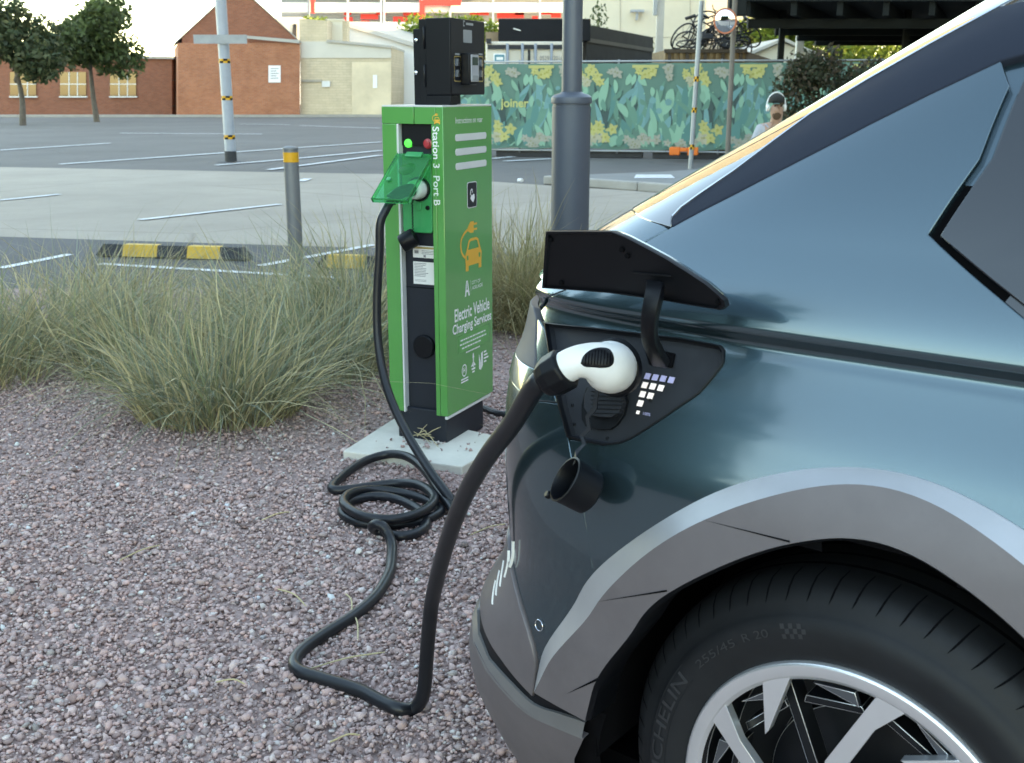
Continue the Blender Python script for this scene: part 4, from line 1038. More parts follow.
# second cable end behind the kiosk
mb = MB(); c2 = [Vector(G(484, 408, .017)), Vector(G(497, 413, .017)), Vector(G(512, 414, .017)), Vector(G(540, 408, .017)), Vector(G(570, 395, .017))]
mb.tube(crom(c2, 6), .0145, 10); tag(mb.build('charging_cable', CABLE, None), 'short stretch of black cable on the gravel behind the green kiosk', 'cable')
# ------------------------------------------------------------------ ground, road, markings
def asphalt(name, col, crack=.5, agg=.35):
    m, nt, b = nodes(name)
    t = nt.nodes.new('ShaderNodeTexCoord')
    big = noise(nt, .35, 6, .65); fine = noise(nt, 120, 3, .7); pat = noise(nt, 2.2, 6, .75)
    c = mix(nt, ramp(nt, big, .35, .65), tuple(x * .72 for x in col), tuple(x * 1.22 for x in col))
    c = mix(nt, ramp(nt, fine, .35, .75), tuple(x * .75 for x in col), c)
    st = ramp(nt, pat, .56, .72); g = nt.nodes.new('ShaderNodeMath'); g.operation = 'MULTIPLY'; g.inputs[1].default_value = crack; nt.links.new(st, g.inputs[0])
    c = mix(nt, g.outputs[0], c, tuple(x * .55 for x in col))
    vo = nt.nodes.new('ShaderNodeTexVoronoi'); vo.feature = 'DISTANCE_TO_EDGE'; vo.inputs['Scale'].default_value = .22; nt.links.new(t.outputs['Object'], vo.inputs['Vector'])
    cr = ramp(nt, vo.outputs['Distance'], .0, .006, (1, 1, 1), (0, 0, 0)); g2 = nt.nodes.new('ShaderNodeMath'); g2.operation = 'MULTIPLY'; g2.inputs[1].default_value = .45; nt.links.new(cr, g2.inputs[0])
    c = mix(nt, g2.outputs[0], c, tuple(x * .4 for x in col))
    nt.links.new(c, b.inputs['Base Color']); b.inputs['Roughness'].default_value = .9; b.inputs['Specular IOR Level'].default_value = .3
    bump(nt, b, fine, agg, .006); return m
ASP = asphalt('asphalt', (.165, .154, .146), .7); ASPN = asphalt('near_asphalt', (.115, .113, .116)); ROADM = asphalt('worn_road_surface', (.41, .355, .295), .35)
PAINTW = M('road_paint', (.62, .63, .64), .7, var=.08, vs=3, dirt=.55, dcol=(.22, .22, .23))
PATHC = M('path_concrete', (.20, .20, .195), .9, var=.1, vs=1.5, bmp=.25, bs=60, dirt=.4)
KERBC = M('kerb_concrete', (.33, .31, .28), .9, var=.12, vs=2, bmp=.3, bs=50, dirt=.4)
def sheet(name, pts, z, mat, kind='structure'):
    mb = MB(); mb.poly([Vector((p[0], p[1], z)) for p in pts]); o = mb.build(name, mat, None); tag(o, kind=kind); return o
sheet('ground', [(-220, -150), (220, -150), (220, 320), (-220, 320)], -.024, ASP)
def gl(px, py, ex=0): return G(px, py)
a, b_, c_, d_ = G(216, 170), G(381, 173), G(493, 180.5), G(590, 187)
sl1 = (b_[1] - a[1]) / (b_[0] - a[0]); sl2 = (d_[1] - c_[1]) / (d_[0] - c_[0])
e_, f_ = G(216, 242), G(380, 247); sl3 = (f_[1] - e_[1]) / (f_[0] - e_[0])
sheet('road', [(-45, e_[1] + sl3 * (-45 - e_[0])), (30, max(2.5, e_[1] + sl3 * (30 - e_[0]))), (30, d_[1] + sl2 * 18), d_[:2], c_[:2], b_[:2], a[:2], (-45, a[1] + sl1 * (-45 - a[0]))], -.018, ROADM)
sheet('parking_bay', [(-30, e_[1] + sl3 * (-30 - e_[0])), (9, e_[1] + sl3 * (9 - e_[0])), (9, 4.0), (-30, 4.0)], -.012, ASPN)
# gravel bed
GRBASE = None
def gravel_mat():
    m, nt, b = nodes('gravel_bed_stone')
    t = nt.nodes.new('ShaderNodeTexCoord')
    vo = nt.nodes.new('ShaderNodeTexVoronoi'); vo.inputs['Scale'].default_value = 60; nt.links.new(t.outputs['Object'], vo.inputs['Vector'])
    hsv = nt.nodes.new('ShaderNodeSeparateColor'); nt.links.new(vo.outputs['Color'], hsv.inputs[0])
    c = mix(nt, hsv.outputs[0], (.24, .165, .15), (.42, .295, .27))
    nt.links.new(c, b.inputs['Base Color']); b.inputs['Roughness'].default_value = .9
    iv = nt.nodes.new('ShaderNodeMath'); iv.operation = 'SUBTRACT'; iv.inputs[0].default_value = 1; nt.links.new(vo.outputs['Distance'], iv.inputs[1])
    bump(nt, b, iv.outputs[0], .9, .008); return m
gbed = [(-14, 7.2), (-5.5, 7.9), (-2.24, 8.0), (-.9, 7.7), (.6, 7.5), (3.0, 7.0), (7, 6.6), (7, -6), (-14, -6)]
sheet('gravel_bed', gbed, -.004, gravel_mat())
# loose stones, one mass
def stones():
    rng = np.random.default_rng(5)
    ico = bmesh.new(); bmesh.ops.create_icosphere(ico, subdivisions=1, radius=1); V0 = np.array([v.co[:] for v in ico.verts]); F0 = np.array([[v.index for v in f.verts] for f in ico.faces]); ico.free()
    P = []
    for (y0, y1, dens) in ((1.2, 2.6, 11500), (2.6, 3.8, 8500), (3.8, 5.4, 4200), (5.4, 7.8, 1500)):
        x0, x1 = -.62 * y1 - .5, .35 * y1 + .6
        n = int((x1 - x0) * (y1 - y0) * dens)
        q = np.stack([rng.uniform(x0, x1, n), rng.uniform(y0, y1, n)], 1)
        q = q[q[:, 0] > -.60 * q[:, 1] - .45]
        rel = q - np.array(WC); q = q[(rel @ np.array(NN) > -.38) | (rel @ np.array(AX) > .5)]
        P.append(q)
    P = np.concatenate(P)
    # keep the pad and the area under the kiosk nearly clear, keep the far edge ragged
    pd = [G(343, 458), G(462, 474), G(512, 446), G(400, 421)]
    ins = np.ones(len(P), bool)
    for i in range(4):
        p, q = pd[i], pd[(i + 1) % 4]
        ins &= ((q[0] - p[0]) * (P[:, 1] - p[1]) - (q[1] - p[1]) * (P[:, 0] - p[0])) > 0
    near = np.zeros(len(P)); kc = np.array([kx(-.04, -.02, 0)[:2], kx(.1, -.05, 0)[:2], kx(-.03, .2, 0)[:2]])
    for c in kc: near = np.maximum(near, np.exp(-((P - c) ** 2).sum(1) / .012))
    onpad = ins & (rng.random(len(P)) < .012 + .22 * near)
    keep = ~ins | onpad
    # not below the kiosk column
    rel = P - np.array([KC[0], KC[1]]); la_ = rel @ np.array(kl); lb_ = rel @ np.array(kr)
    keep &= ~((la_ > -.012) & (la_ < .24) & (lb_ > 0) & (lb_ < .36))
    P = P[keep]; onpad = onpad[keep]
    edge = 7.9 - .30 * np.clip(P[:, 0] + 2.2, 0, 9) * .35 + .12 * np.sin(P[:, 0] * 5)
    k2 = P[:, 1] < edge; P = P[k2]; onpad = onpad[k2]; n = len(P)
    s = rng.lognormal(math.log(.0054), .38, n).clip(.0025, .0145)
    sc3 = s[:, None] * rng.uniform(.6, 1.4, (n, 3)); sc3[:, 2] *= .72
    jit = rng.uniform(.55, 1.38, (n, len(V0), 1))
    v = V0[None] * jit * sc3[:, None, :]
    ax = rng.uniform(0, 2 * np.pi, n); tl = rng.normal(0, .35, n)
    c, s_ = np.cos(tl), np.sin(tl); y = v[:, :, 1] * c[:, None] - v[:, :, 2] * s_[:, None]; zc = v[:, :, 1] * s_[:, None] + v[:, :, 2] * c[:, None]
    c, s_ = np.cos(ax), np.sin(ax); x = v[:, :, 0] * c[:, None] - y * s_[:, None]; y = v[:, :, 0] * s_[:, None] + y * c[:, None]
    z0 = rng.uniform(-.004, .007, n) + np.where(onpad, slab_z + .003, 0)
    v = np.stack([x + P[:, :1], y + P[:, 1:], zc + z0[:, None]], 2).reshape(-1, 3)
    f = (F0[None] + (np.arange(n) * len(V0))[:, None, None]).reshape(-1, 3)
    me = bpy.data.meshes.new('gravel'); me.vertices.add(len(v)); me.vertices.foreach_set('co', v.astype(np.float32).ravel())
    me.loops.add(len(f) * 3); me.loops.foreach_set('vertex_index', f.astype(np.int32).ravel())
    me.polygons.add(len(f)); me.polygons.foreach_set('loop_start', np.arange(0, len(f) * 3, 3, dtype=np.int32)); me.polygons.foreach_set('loop_total', np.full(len(f), 3, dtype=np.int32))
    base = np.array([.445, .310, .285]); g = rng.lognormal(0, .19, n)[:, None]; hue = rng.normal(0, 1, n)[:, None]
    col = base * g * (1 + hue * np.array([.045, -.01, -.03]))
    pale = rng.random(n) < .05; col[pale] = np.array([.50, .43, .40]) * g[pale]; dk = rng.random(n) < .07; col[dk] *= .5
    col = np.clip(col, .02, .6); cc = np.concatenate([col, np.ones((n, 1))], 1).repeat(len(V0), 0)
    at = me.attributes.new('Col', 'FLOAT_COLOR', 'POINT'); at.data.foreach_set('color', cc.astype(np.float32).ravel())
    me.materials.append(Mattr('stone', .85, bmp=.4, bs=400)); me.update(); me.validate()
    o = bpy.data.objects.new('gravel', me); COL.objects.link(o); tag(o, 'crushed pinkish brown stone filling the bed around the kiosk', 'gravel', kind='stuff'); return o
stones()
# painted lines
def line(px, w, name='road_marking', z=-.006):
    P = [Vector(G(x, y, z)) for x, y in px]; d = (P[-1] - P[0]).normalized(); s_ = Vector((-d.y, d.x, 0)) * w / 2
    n = 14; A = [P[0].lerp(P[-1], k / n) for k in range(n + 1)]
    mb = MB(); mb.strip([p + s_ * (1 + R_.uniform(-.12, .05)) for p in A], [p - s_ * (1 + R_.uniform(-.12, .05)) for p in A], smooth=False)
    o = mb.build(name, PAINTW, None); tag(o, kind='structure')
for px, w in (([(140, 219.5), (280, 204)], .11), ([(260, 265.6), (374, 244.5)], .10), ([(100, 263.5), (343, 278)], .09), ([(60, 164), (381, 141.8)], .16), ([(268, 169.6), (381, 155)], .16), ([(216, 165), (300, 158)], .15), ([(300, 158), (381, 150.4)], .16), ([(120, 133), (262, 134)], .18), ([(300, 125.5), (380, 128)], .16), ([(240, 124), (290, 124.6)], .16), ([(0, 150), (110, 143)], .18), ([(0, 200), (60, 194)], .12), ([(301, 181), (308, 178.5)], .15), ([(492, 158.5), (513, 156.5)], .2), ([(505, 161), (552, 158.5)], .2), ([(0, 268), (70, 254)], .10)):
    line(px, w)
# pavement with kerb on the right
kl0, kl1 = Vector(G(543, 183)), Vector(G(654, 191)); kd = (kl1 - kl0).normalized(); kp_ = Vector((-kd.y, kd.x, 0))
k_end = kl0 + kd * 16
pts = [kl0, k_end, k_end + kp_ * 9, kl0 + kp_ * 9]
mb = MB(); mb.prism([(p.x, p.y) for p in [kl0 + kp_ * .16, k_end + kp_ * .16, k_end + kp_ * 7, kl0 + kp_ * 6.5 + kd * 1.4, kl0 + kp_ * 2 + kd * .8]], -.02, .105, lambda x, y, h: Vector((x, y, h))); tag(mb.build('pavement', PATHC, None), kind='structure')
mb = MB()
for i in range(9):
    a = kl0 + kd * (i * 1.8); b = kl0 + kd * (i * 1.8 + 1.79); mb.prism([(p.x, p.y) for p in [a, b, b + kp_ * .155, a + kp_ * .155]], -.02, .11, lambda x, y, h: Vector((x, y, h)))
tag(mb.build('kerb', KERBC, None, bevel=.02), kind='structure')
mb = MB(); mb.poly([Vector(G(x, y, .111)) for x, y in ((634, 178), (675, 178), (671, 174.5), (636, 174.5))]); tag(mb.build('road_marking', PAINTW, None), kind='structure')
# sunlit strip of kerb along the far walls
mb = MB(); mb.box((-60, 61.0, -.02), (-6, 61.9, .10)); tag(mb.build('kerb', KERBC, None), kind='structure')
# ------------------------------------------------------------------ street furniture near the road
STEEL = M('painted_grey_steel', (.085, .10, .125), .45, .2, var=.08, vs=2, dirt=.2, dcol=(.06, .065, .07))
GALV = M('galvanised_steel', (.30, .32, .34), .5, .5, var=.12, vs=5, bmp=.05, bs=80)
YEL = M('yellow_band', (.70, .34, .02), .5, var=.08)
WORNY = M('worn_yellow_paint', (.62, .37, .05), .6, var=.12, vs=12, dirt=.4, dcol=(.12, .09, .04))
BOLG = M('dull_grey_steel', (.18, .19, .20), .5, .3, var=.1, vs=3, dirt=.2)
RUBB = M('black_rubber_block', (.035, .037, .04), .75, var=.2, vs=8)
def upz(x, y): return lambda a, b, c: Vector((x + a, y + b, c))
# big lamp post behind the car
LPY = 6.25; lx = atY(570.5, 180, LPY)[0]
lamp = thing('lamp_post', 'stout dark grey steel lamp post standing between the kiosk and the teal car', 'lamp post', (lx, LPY, 0))
k = LPY * CP + .0
r1 = 37.2 / 2 / F * (LPY * CP + .3); r2 = 20.3 / 2 / F * (LPY * CP)
zc_ = atY(572, 106, LPY)[2]; zc2 = atY(572, 92.5, LPY)[2]
mb = MB(); mb.lathe([(r1, 0), (r1, zc_ - .003)], (lx, LPY, 0), seg=40); mb.build('base_shaft', STEEL, lamp)
mb = MB(); mb.lathe([(r1 - .004, zc_ - .0025), (r1 - .004, zc_ + .012), (r1 + .004, zc_ + .014), (r1 + .006, zc_ + .03), (r1 + .003, zc_ + .047), (r1 - .012, zc_ + .06), (r2 + .012, zc2 - .004), (r2 + .001, zc2 + .004)], (lx, LPY, 0), seg=40); mb.build('collar', STEEL, lamp)
mb = MB(); mb.lathe([(r2, zc2), (r2 * .7, 7.0)], (lx, LPY, 0), seg=32); mb.build('upper_shaft', STEEL, lamp)
mb = MB(); mb.tube([(lx, LPY, 6.95), (lx, LPY + .3, 7.25), (lx, LPY + 1.2, 7.4)], .04, 10); mb.build('arm', STEEL, lamp)
mb = MB(); mb.box((-.12, 1.15, 7.36), (.12, 1.75, 7.46), upz(lx, LPY)); mb.build('lantern', GALV, lamp, bevel=.02)
# small access door in the base shaft
# bollard
bx, by, _ = G(297, 277)
boll = thing('bollard', 'round grey steel bollard with a yellow band near its domed top', 'bollard', (bx, by, 0))
zt_b = atY(294, 146.5, by)[2]; br = 14.6 / 2 / F * by * 1.01
mb = MB(); mb.lathe([(br, 0), (br, zt_b - .115)], (bx, by, 0), seg=28); mb.build('post', BOLG, boll)
mb = MB(); mb.lathe([(br + .001, zt_b - .1145), (br + .001, zt_b - .042)], (bx, by, 0), seg=28); mb.build('yellow_band', YEL, boll)
mb = MB(); mb.lathe([(br, zt_b - .0415), (br, zt_b - .022), (br + .003, zt_b - .02), (br + .002, zt_b - .008), (br * .6, zt_b + .003), (0, zt_b + .006)], (bx, by, 0), seg=28); mb.build('cap', BOLG, boll)
# wheel stops
def stop(name, p0, p1, label, yellows):
    a = Vector(G(*p0, 0)); b = Vector(G(*p1, 0)); d = (b - a); L = d.length; d.normalize(); s_ = Vector((-d.y, d.x, 0))
    t = thing(name, label, 'wheel stop', tuple(a), 'rubber wheel stops in the parking bay')
    f = lambda x, y, z: a + d * x + s_ * y + Vector((0, 0, z))
    sec = [(0, 0), (.035, .10), (.115, .10), (.15, 0)]
    def seg_(x0, x1, t0, t1, nm, mt):
        mb = MB(); mb.add([f(x0 + (t0 if z > 0 else 0), y, z) for y, z in sec] + [f(x1 - (t1 if z > 0 else 0), y, z) for y, z in sec], [(0, 1, 5, 4), (1, 2, 6, 5), (2, 3, 7, 6), (3, 2, 1, 0), (4, 5, 6, 7)]); mb.build(nm, mt, t, bevel=.004)
    cur = 0; cuts = sorted(yellows); e = .0
    for i, (y0, y1) in enumerate(cuts):
        if y0 > cur: seg_(cur, y0 - .001, .07 if cur == 0 else 0, 0, 'black_block', RUBB)
        seg_(y0, y1, .07 if y0 == 0 else 0, .07 if y1 >= L - .01 else 0, 'yellow_block', WORNY); cur = y1 + .001
    if cur < L - .02: seg_(cur, L, 0, .07, 'black_block', RUBB)
stop('wheel_stop', (95, 255.5), (247, 260), 'yellow and black rubber wheel stop on the left of the bollard', [(.26, .58), (.86, 1.16)])
stop('wheel_stop', (315, 267.5), (430, 270.5), 'yellow and black rubber wheel stop half hidden behind grass and the kiosk', [(.10, .42), (.62, .88)])
# striped poles with a plate
HAZ = None
def bands(parent, x, y, r, zs, tilt=(0, 0)):
    for z in zs:
        c = Vector((x + tilt[0] * z, y, z)); mb = MB(); n = 24; h = .042
        for k in range(n):
            for s_ in range(2):
                z0, z1 = z - h + s_ * h, z + s_ * h
                def pt(k_, zz): return Vector((x + tilt[0] * zz, y, zz)) + Vector((math.cos(2 * math.pi * k_ / n), math.sin(2 * math.pi * k_ / n), 0)) * (r + .004)
                mb.add([pt(k, z0), pt(k + 1, z0), pt(k + 1, z1), pt(k, z1)], [(0, 1, 2, 3)], ((k + s_ * 3) // 3) % 2, True)
        mb.build('hazard_band', [YEL, BLK], parent)
px_, py_, _ = G(231, 161)
PALEP = M('pale_grey_pole', (.34, .37, .41), .5, var=.08)
sp = thing('sign_pole', 'pale grey pole with hazard bands and a small cross plate before the brick gable', 'pole', (px_, py_, 0))
pr_ = 10.6 / 2 / F * py_
mb = MB(); mb.lathe([(pr_, .2), (pr_, 6.5)], (px_, py_, 0), seg=20); mb.build('shaft', PALEP, sp)
mb = MB(); mb.lathe([(pr_ + .01, 0), (pr_ + .01, .2)], (px_, py_, 0), seg=20); mb.build('sleeve', RUBB, sp)
mb = MB(); mb.lathe([(pr_ * 2.6, 0), (pr_ * 2.4, .006)], (px_, py_, -.02), seg=20); mb.build('base_patch', ASPN, sp)
zp0, zp1 = atY(235, 44, py_)[2], atY(235, 35, py_)[2]
mb = MB(); mb.box((-.55, -pr_ - .03, zp0), (.50, -pr_ - .01, zp1), upz(px_, py_)); mb.build('plate', GALV, sp)
bands(sp, px_, py_, pr_, [atY(228, y, py_)[2] for y in (61, 98, 137)])
px2, py2, _ = G(690.3, 169, .1)
s2 = thing('sign_pole', 'thin leaning grey pole with small yellow bands beside the mural fence', 'pole', (px2, py2, .105))
top_ = atY(701.5, 1, py2); r_p = 4.6 / 2 / F * py2
mb = MB(); mb.tube([(px2, py2, .1), (top_[0], py2, top_[2])], r_p, 12); mb.build('shaft', GALV, s2)
tl_ = (top_[0] - px2) / (top_[2] - .1)
bands(s2, px2 - tl_ * .1, py2, r_p, [atY(694, y, py2)[2] for y in (79, 110, 147)], (tl_, 0))
mb = MB(); za, zb_ = atY(700, 32, py2)[2], atY(700, 5, py2)[2]; xm = px2 + tl_ * (za - .1)
mb.add([(xm + .01, py2 - .10, za), (xm + .05, py2 + .12, za), (xm + .05 + tl_ * (zb_ - za), py2 + .12, zb_), (xm + .01 + tl_ * (zb_ - za), py2 - .10, zb_)] , [(0, 1, 2, 3)]); mb.build('edge_on_sign', GALV, s2)

# ------------------------------------------------------------------ mural fence
FA, FB = Vector((-2.0, 25.0, 0)), Vector((13.0, 21.8, 0)); fd = (FB - FA).normalized(); fn_ = Vector((fd.y, -fd.x, 0)); FL = (FB - FA).length
ff = lambda x, z, h: FA + fd * x + fn_ * h + Vector((0, 0, z))
fence = thing('site_fence', 'temporary site fence wrapped in green floral mural sheeting', 'fence', tuple(FA))
def mural():
    rng = random.Random(21); mb = MB(); cols = []
    def P(pts, c, lift):
        n0 = len(mb.v); mb.poly([ff(x, z, lift) for x, z in pts]); j = 1.08 * rng.uniform(.92, 1.08); cols.extend([(c[0] * j, c[1] * j, c[2] * j, 1)] * len(pts))
    Z0f, Z1f = .17, 1.95
    # slightly billowing sheet
    nx = 120
    A = [ff(FL * k / nx, Z0f + .015 * math.sin(k * .9), .012 * math.sin(k * .7)) for k in range(nx + 1)]; B = [ff(FL * k / nx, Z1f - .012 * abs(math.sin(k * .8)), .012 * math.sin(k * .7 + .4)) for k in range(nx + 1)]
    mb.strip(A, B); cols.extend([(.11, .215, .175, 1)] * (2 * (nx + 1)))
    def leaf(x, z, L, w, ang, c, lift, curve=0.0):
        pts = []; n = 7
        for s_ in (1, -1):
            for k in range(n + 1):
                t = k / n if s_ > 0 else 1 - k / n
                ww = w * math.sin(math.pi * min(1, t * .96 + .02)) ** .8 * s_; l = L * t
                a = ang + curve * t
                pts.append((x + l * math.cos(a) - ww * math.sin(a), min(Z1f - .02, max(Z0f + .02, z + l * math.sin(a) + ww * math.cos(a)))))
        P(pts, c, lift)
    def blob(x, z, r, c, lift, n=9, sq=1.0):
        P([(x + r * math.cos(2 * math.pi * k / n) * rng.uniform(.8, 1.15), min(Z1f - .02, max(Z0f + .02, z + r * sq * math.sin(2 * math.pi * k / n) * rng.uniform(.8, 1.15)))) for k in range(n)], c, lift)
    def flower(x, z, r, c, lift):
        a0 = rng.uniform(0, 1.2); n = rng.choice((5, 6))
        for k in range(n): leaf(x, z, r * rng.uniform(.85, 1.25), r * rng.uniform(.26, .36), a0 + 2 * math.pi * k / n, c, lift + .0001 * k, rng.uniform(-.2, .2))
        P([(x + r * .22 * math.cos(k), z + r * .22 * math.sin(k)) for k in range(6)], (c[0] * .8, c[1] * .8, c[2] * .6), lift + .0008)
    dk, md, te, mi, bl = (.050, .085, .080), (.11, .24, .185), (.085, .22, .20), (.20, .38, .28), (.13, .28, .28)
    ye, cr, pk = (.42, .40, .16), (.38, .36, .26), (.31, .31, .26)
    per = 2.22; nt_ = int(FL / per) + 1
    for ti in range(nt_):
        rng.seed(77); x0 = ti * per
        def rx(a, b): return x0 + rng.uniform(a, b)
        def ok(x): return .25 < x < FL - .3
        items = []
        for k in range(15): items.append(('l', rng.uniform(0, per), rng.uniform(.3, .8), rng.uniform(.5, 1.0), rng.uniform(.035, .075), rng.uniform(1.2, 1.95), dk, .016))
        for k in range(46): items.append(('l', rng.uniform(0, per), rng.uniform(.25, 1.0), rng.uniform(.35, .8), rng.uniform(.04, .09), rng.uniform(1.0, 2.1), rng.choice([md, te, md, bl, mi]), .018))
        for k in range(16): items.append(('l', rng.uniform(0, per), rng.uniform(1.2, 1.75), rng.uniform(.18, .3), rng.uniform(.045, .07), rng.uniform(4.2, 5.2), rng.choice([mi, md, mi]), .020))
        for k in range(26): items.append(('l', rng.uniform(0, per), .22, rng.uniform(.25, .6), rng.uniform(.05, .11), rng.uniform(1.1, 2.0), rng.choice([mi, md, te]), .021))
        for k in range(4): items.append(('b', rng.uniform(0, per), rng.uniform(.9, 1.5), rng.uniform(.05, .08), bl, .022))
        for k in range(14): items.append(('b', rng.uniform(0, per), rng.uniform(.3, 1.6), rng.uniform(.010, .022), mi, .023))
        for k in range(18): items.append(('b', rng.uniform(0, per), rng.uniform(.22, .46), rng.uniform(.05, .09), pk, .023))
        for cx, cz in ((.35, 1.80), (.55, 1.74), (1.35, 1.70), (1.5, 1.80), (1.62, 1.62)):
            for k in range(4): items.append(('b', cx + rng.uniform(-.1, .1), cz + rng.uniform(-.09, .09), rng.uniform(.05, .09), ye, .024))
        items.append(('y', .15, 1.88, .55, .06, ye, .0245))
        for cx, cz in ((1.38, 1.58), (.95, 1.82), (2.0, 1.72), (.9, 1.66)):
            for k in range(3): items.append(('b', cx + rng.uniform(-.07, .07), cz + rng.uniform(-.06, .06), rng.uniform(.05, .09), pk if cx > .8 and cx < 1 or cx > 1.9 else cr, .025))
        for cx, cz in ((1.75, .62), (1.9, .5), (1.6, .55)):
            if ti % 2 == 1 or cx > 1.7:
                for k in range(3): items.append(('b', cx + rng.uniform(-.08, .08), cz + rng.uniform(-.08, .12), rng.uniform(.06, .1), ye, .0265))
        for k in range(3): items.append(('b', 1.68 + rng.uniform(-.1, .1), .42, .09, cr, .026))
        for it in items:
            x = x0 + it[1]
            if not ok(x): continue
            if it[0] == 'l': leaf(x, it[2], it[3], it[4], it[5], it[6], it[7] + .0002 * rng.random(), rng.uniform(-.4, .4))
            elif it[0] == 'b' and it[3] > .045 and it[4] in (ye, cr, pk): flower(x, it[2], it[3] * 1.35, it[4], it[5] + .0004 * rng.random())
            elif it[0] == 'b': blob(x, it[2], it[3], it[4], it[5] + .0004 * rng.random())
            else: P([(x, it[2] - it[4] / 2), (x + it[3], it[2] - it[4] / 2), (x + it[3], it[2] + it[4] / 2), (x, it[2] + it[4] / 2)], it[5], it[6])
    v, f, tw, th = text2d('joiner', .02)
    xa = (Vector(atY(500.5, 107, 24.6)) - FA).dot(fd); s_ = .62 / tw
    n0 = len(mb.v); mb.add([ff(xa + p[0] * s_, .98 + p[1] * s_, .03) for p in v], f); cols.extend([(.50, .50, .20, 1)] * len(v))
    m = Mattr('mural_sheet', .75, bmp=.3, bs=3)
    return mb.build('mural_sheet', m, fence, colors=cols, fixn=False)
mural()
for k in range(8):
    x = .02 + k * 2.14
    mb = MB(); mb.tube([ff(x, .08, -.04), ff(x, 2.02, -.04)], .022, 8); mb.build('post', GALV, fence)
mb = MB(); mb.tube([ff(0, 1.985, -.03), ff(FL, 1.985, -.03)], .02, 8); mb.build('rail', GALV, fence)
mb = MB(); mb.tube([ff(0, .13, -.03), ff(FL, .13, -.03)], .02, 8); mb.build('rail', GALV, fence)
CBLK = M('dark_concrete_block', (.045, .045, .047), .9, var=.25, vs=4, bmp=.2, bs=30)
for k in range(9):
    x = -.1 + k * 1.72; l_ = [1.55, 1.62, 1.5, 1.6][k % 4]
    f3 = lambda a, b, c, x=x: FA + fd * (x + a) + fn_ * (b) + Vector((0, 0, c))
    if k == 6: continue
    mb = MB(); mb.box((0, -.35, -.02), (l_, -.08, .13), f3); o = mb.build('ballast_block', CBLK, None, bevel=.015)
    tag(o, 'dark concrete ballast block along the foot of the mural fence', 'ballast block', 'ballast blocks under the mural fence')
ORB = M('orange_plastic', (.85, .17, .02), .45, var=.06, dirt=.2)
oc = Vector(G(683.5, 160.5))
t = thing('fence_foot', 'orange plastic fence foot on the path beside the thin leaning pole', 'fence foot', (oc.x, oc.y, .10))
fo = lambda a, b, c: oc + fd * a + fn_ * b + Vector((0, 0, c + .11))
mb = MB(); mb.box((-.29, -.12, 0), (-.075, .12, .16), fo); mb.box((.075, -.12, 0), (.29, .12, .16), fo); mb.box((-.0755, -.12, .07), (.0755, .12, .15), fo); mb.build('body', ORB, t, bevel=.02)
mb = MB(); mb.lathe([(.03, 0), (.03, .01)], fo(0, 0, .15), seg=12); mb.build('socket', RUBB, t)
# paper scrap on the road
sx, sy, _ = G(520, 181.5); mb = MB(); rs_ = random.Random(3)
mb.lathe([(.0, .0), (.035, .008), (.05, .03), (.035, .06), (0, .065)], (sx, sy, -.015), seg=9, rf=lambda j, k, r: r * rs_.uniform(.7, 1.2)); tag(mb.build('crumpled_paper', WHT, None), 'small crumpled white paper on the road by the kerb', 'litter')

# ------------------------------------------------------------------ buildings at the back, left
BR = brick_mat('old_red_brick', (.47, .165, .078), (.37, .115, .055), (.32, .24, .19))
BRD = brick_mat('dark_red_brick', (.30, .10, .055), (.23, .072, .04), (.20, .14, .11), stain=.2)
REND = brick_mat('painted_brick', (.62, .51, .36), (.56, .46, .32), (.48, .40, .29), .40, .14, .30)
RENDL = M('pale_grey_render', (.58, .54, .47), .9, var=.06, vs=.6, bmp=.15, bs=8, bd=.01)
RENDD = M('stained_render', (.36, .32, .26), .9, var=.16, vs=1.2, bmp=.4, bs=7, bd=.02)
CREAM = M('cream_wall', (.66, .60, .48), .85, var=.05, vs=.5, dirt=.15)
WHW = M('white_wall', (.80, .79, .76), .8, var=.03, vs=.6)
ROOFG = M('pale_metal_roof', (.46, .44, .40), .6, .1, var=.06, vs=.5)
BY = 62.0
def ay(px, py, Y=BY): return atY(px, py, Y)
def facade(polypx, Y, depth, name, mat, parent, skew=0.0):
    P = [ay(x, y, Y) for x, y in polypx]
    mb = MB(); mb.prism([(p[0], p[2]) for p in P], 0, depth, lambda x, z, h: Vector((x + skew * h, Y + h, z))); return mb.build(name, mat, parent)
zgr = -.03
bb = thing('brick_building', 'red brick gabled building with a small white notice on its wall', 'building', ay(238, 116))
zb_ = (116.0)
facade([(178, 119), (300, 119), (300, 43), (178, 43)], BY, 9, 'wall', BR, bb, -.32)
facade([(182, 43), (298.5, 43), (298.5, 41), (238, -14), (182, 37)], BY + .25, 8.7, 'gable', BRD, bb, -.32)
def roofside(a, b, name, mat, parent, Y, depth, th=.14, over=.3, skew=0.0):
    A, B = Vector(ay(*a, Y)), Vector(ay(*b, Y)); n = Vector((-(B - A).z, 0, (B - A).x)).normalized()
    n = n if n.z > 0 else -n
    vs = []
    for yy in (Y - over, Y + depth): vs += [Vector((p.x + skew * (yy - Y), yy, p.z)) + n * h for p in (A, B) for h in (0.02, th)]
    mb = MB(); mb.add(vs, [(0, 1, 3, 2), (4, 6, 7, 5), (0, 2, 6, 4), (1, 5, 7, 3), (0, 4, 5, 1), (2, 3, 7, 6)]); return mb.build(name, mat, parent)
TIN = M('weathered_tin', (.38, .36, .33), .6, .3, var=.1, vs=1)
roofside((238, -14), (300.5, 43), 'roof', TIN, bb, BY + .25, 8.7, .07, .06, -.32); roofside((238, -14), (176, 43), 'roof', TIN, bb, BY + .25, 8.7, .07, .06, -.32)
a = Vector(ay(246, 38.5)); b = Vector(ay(300, 43.5))
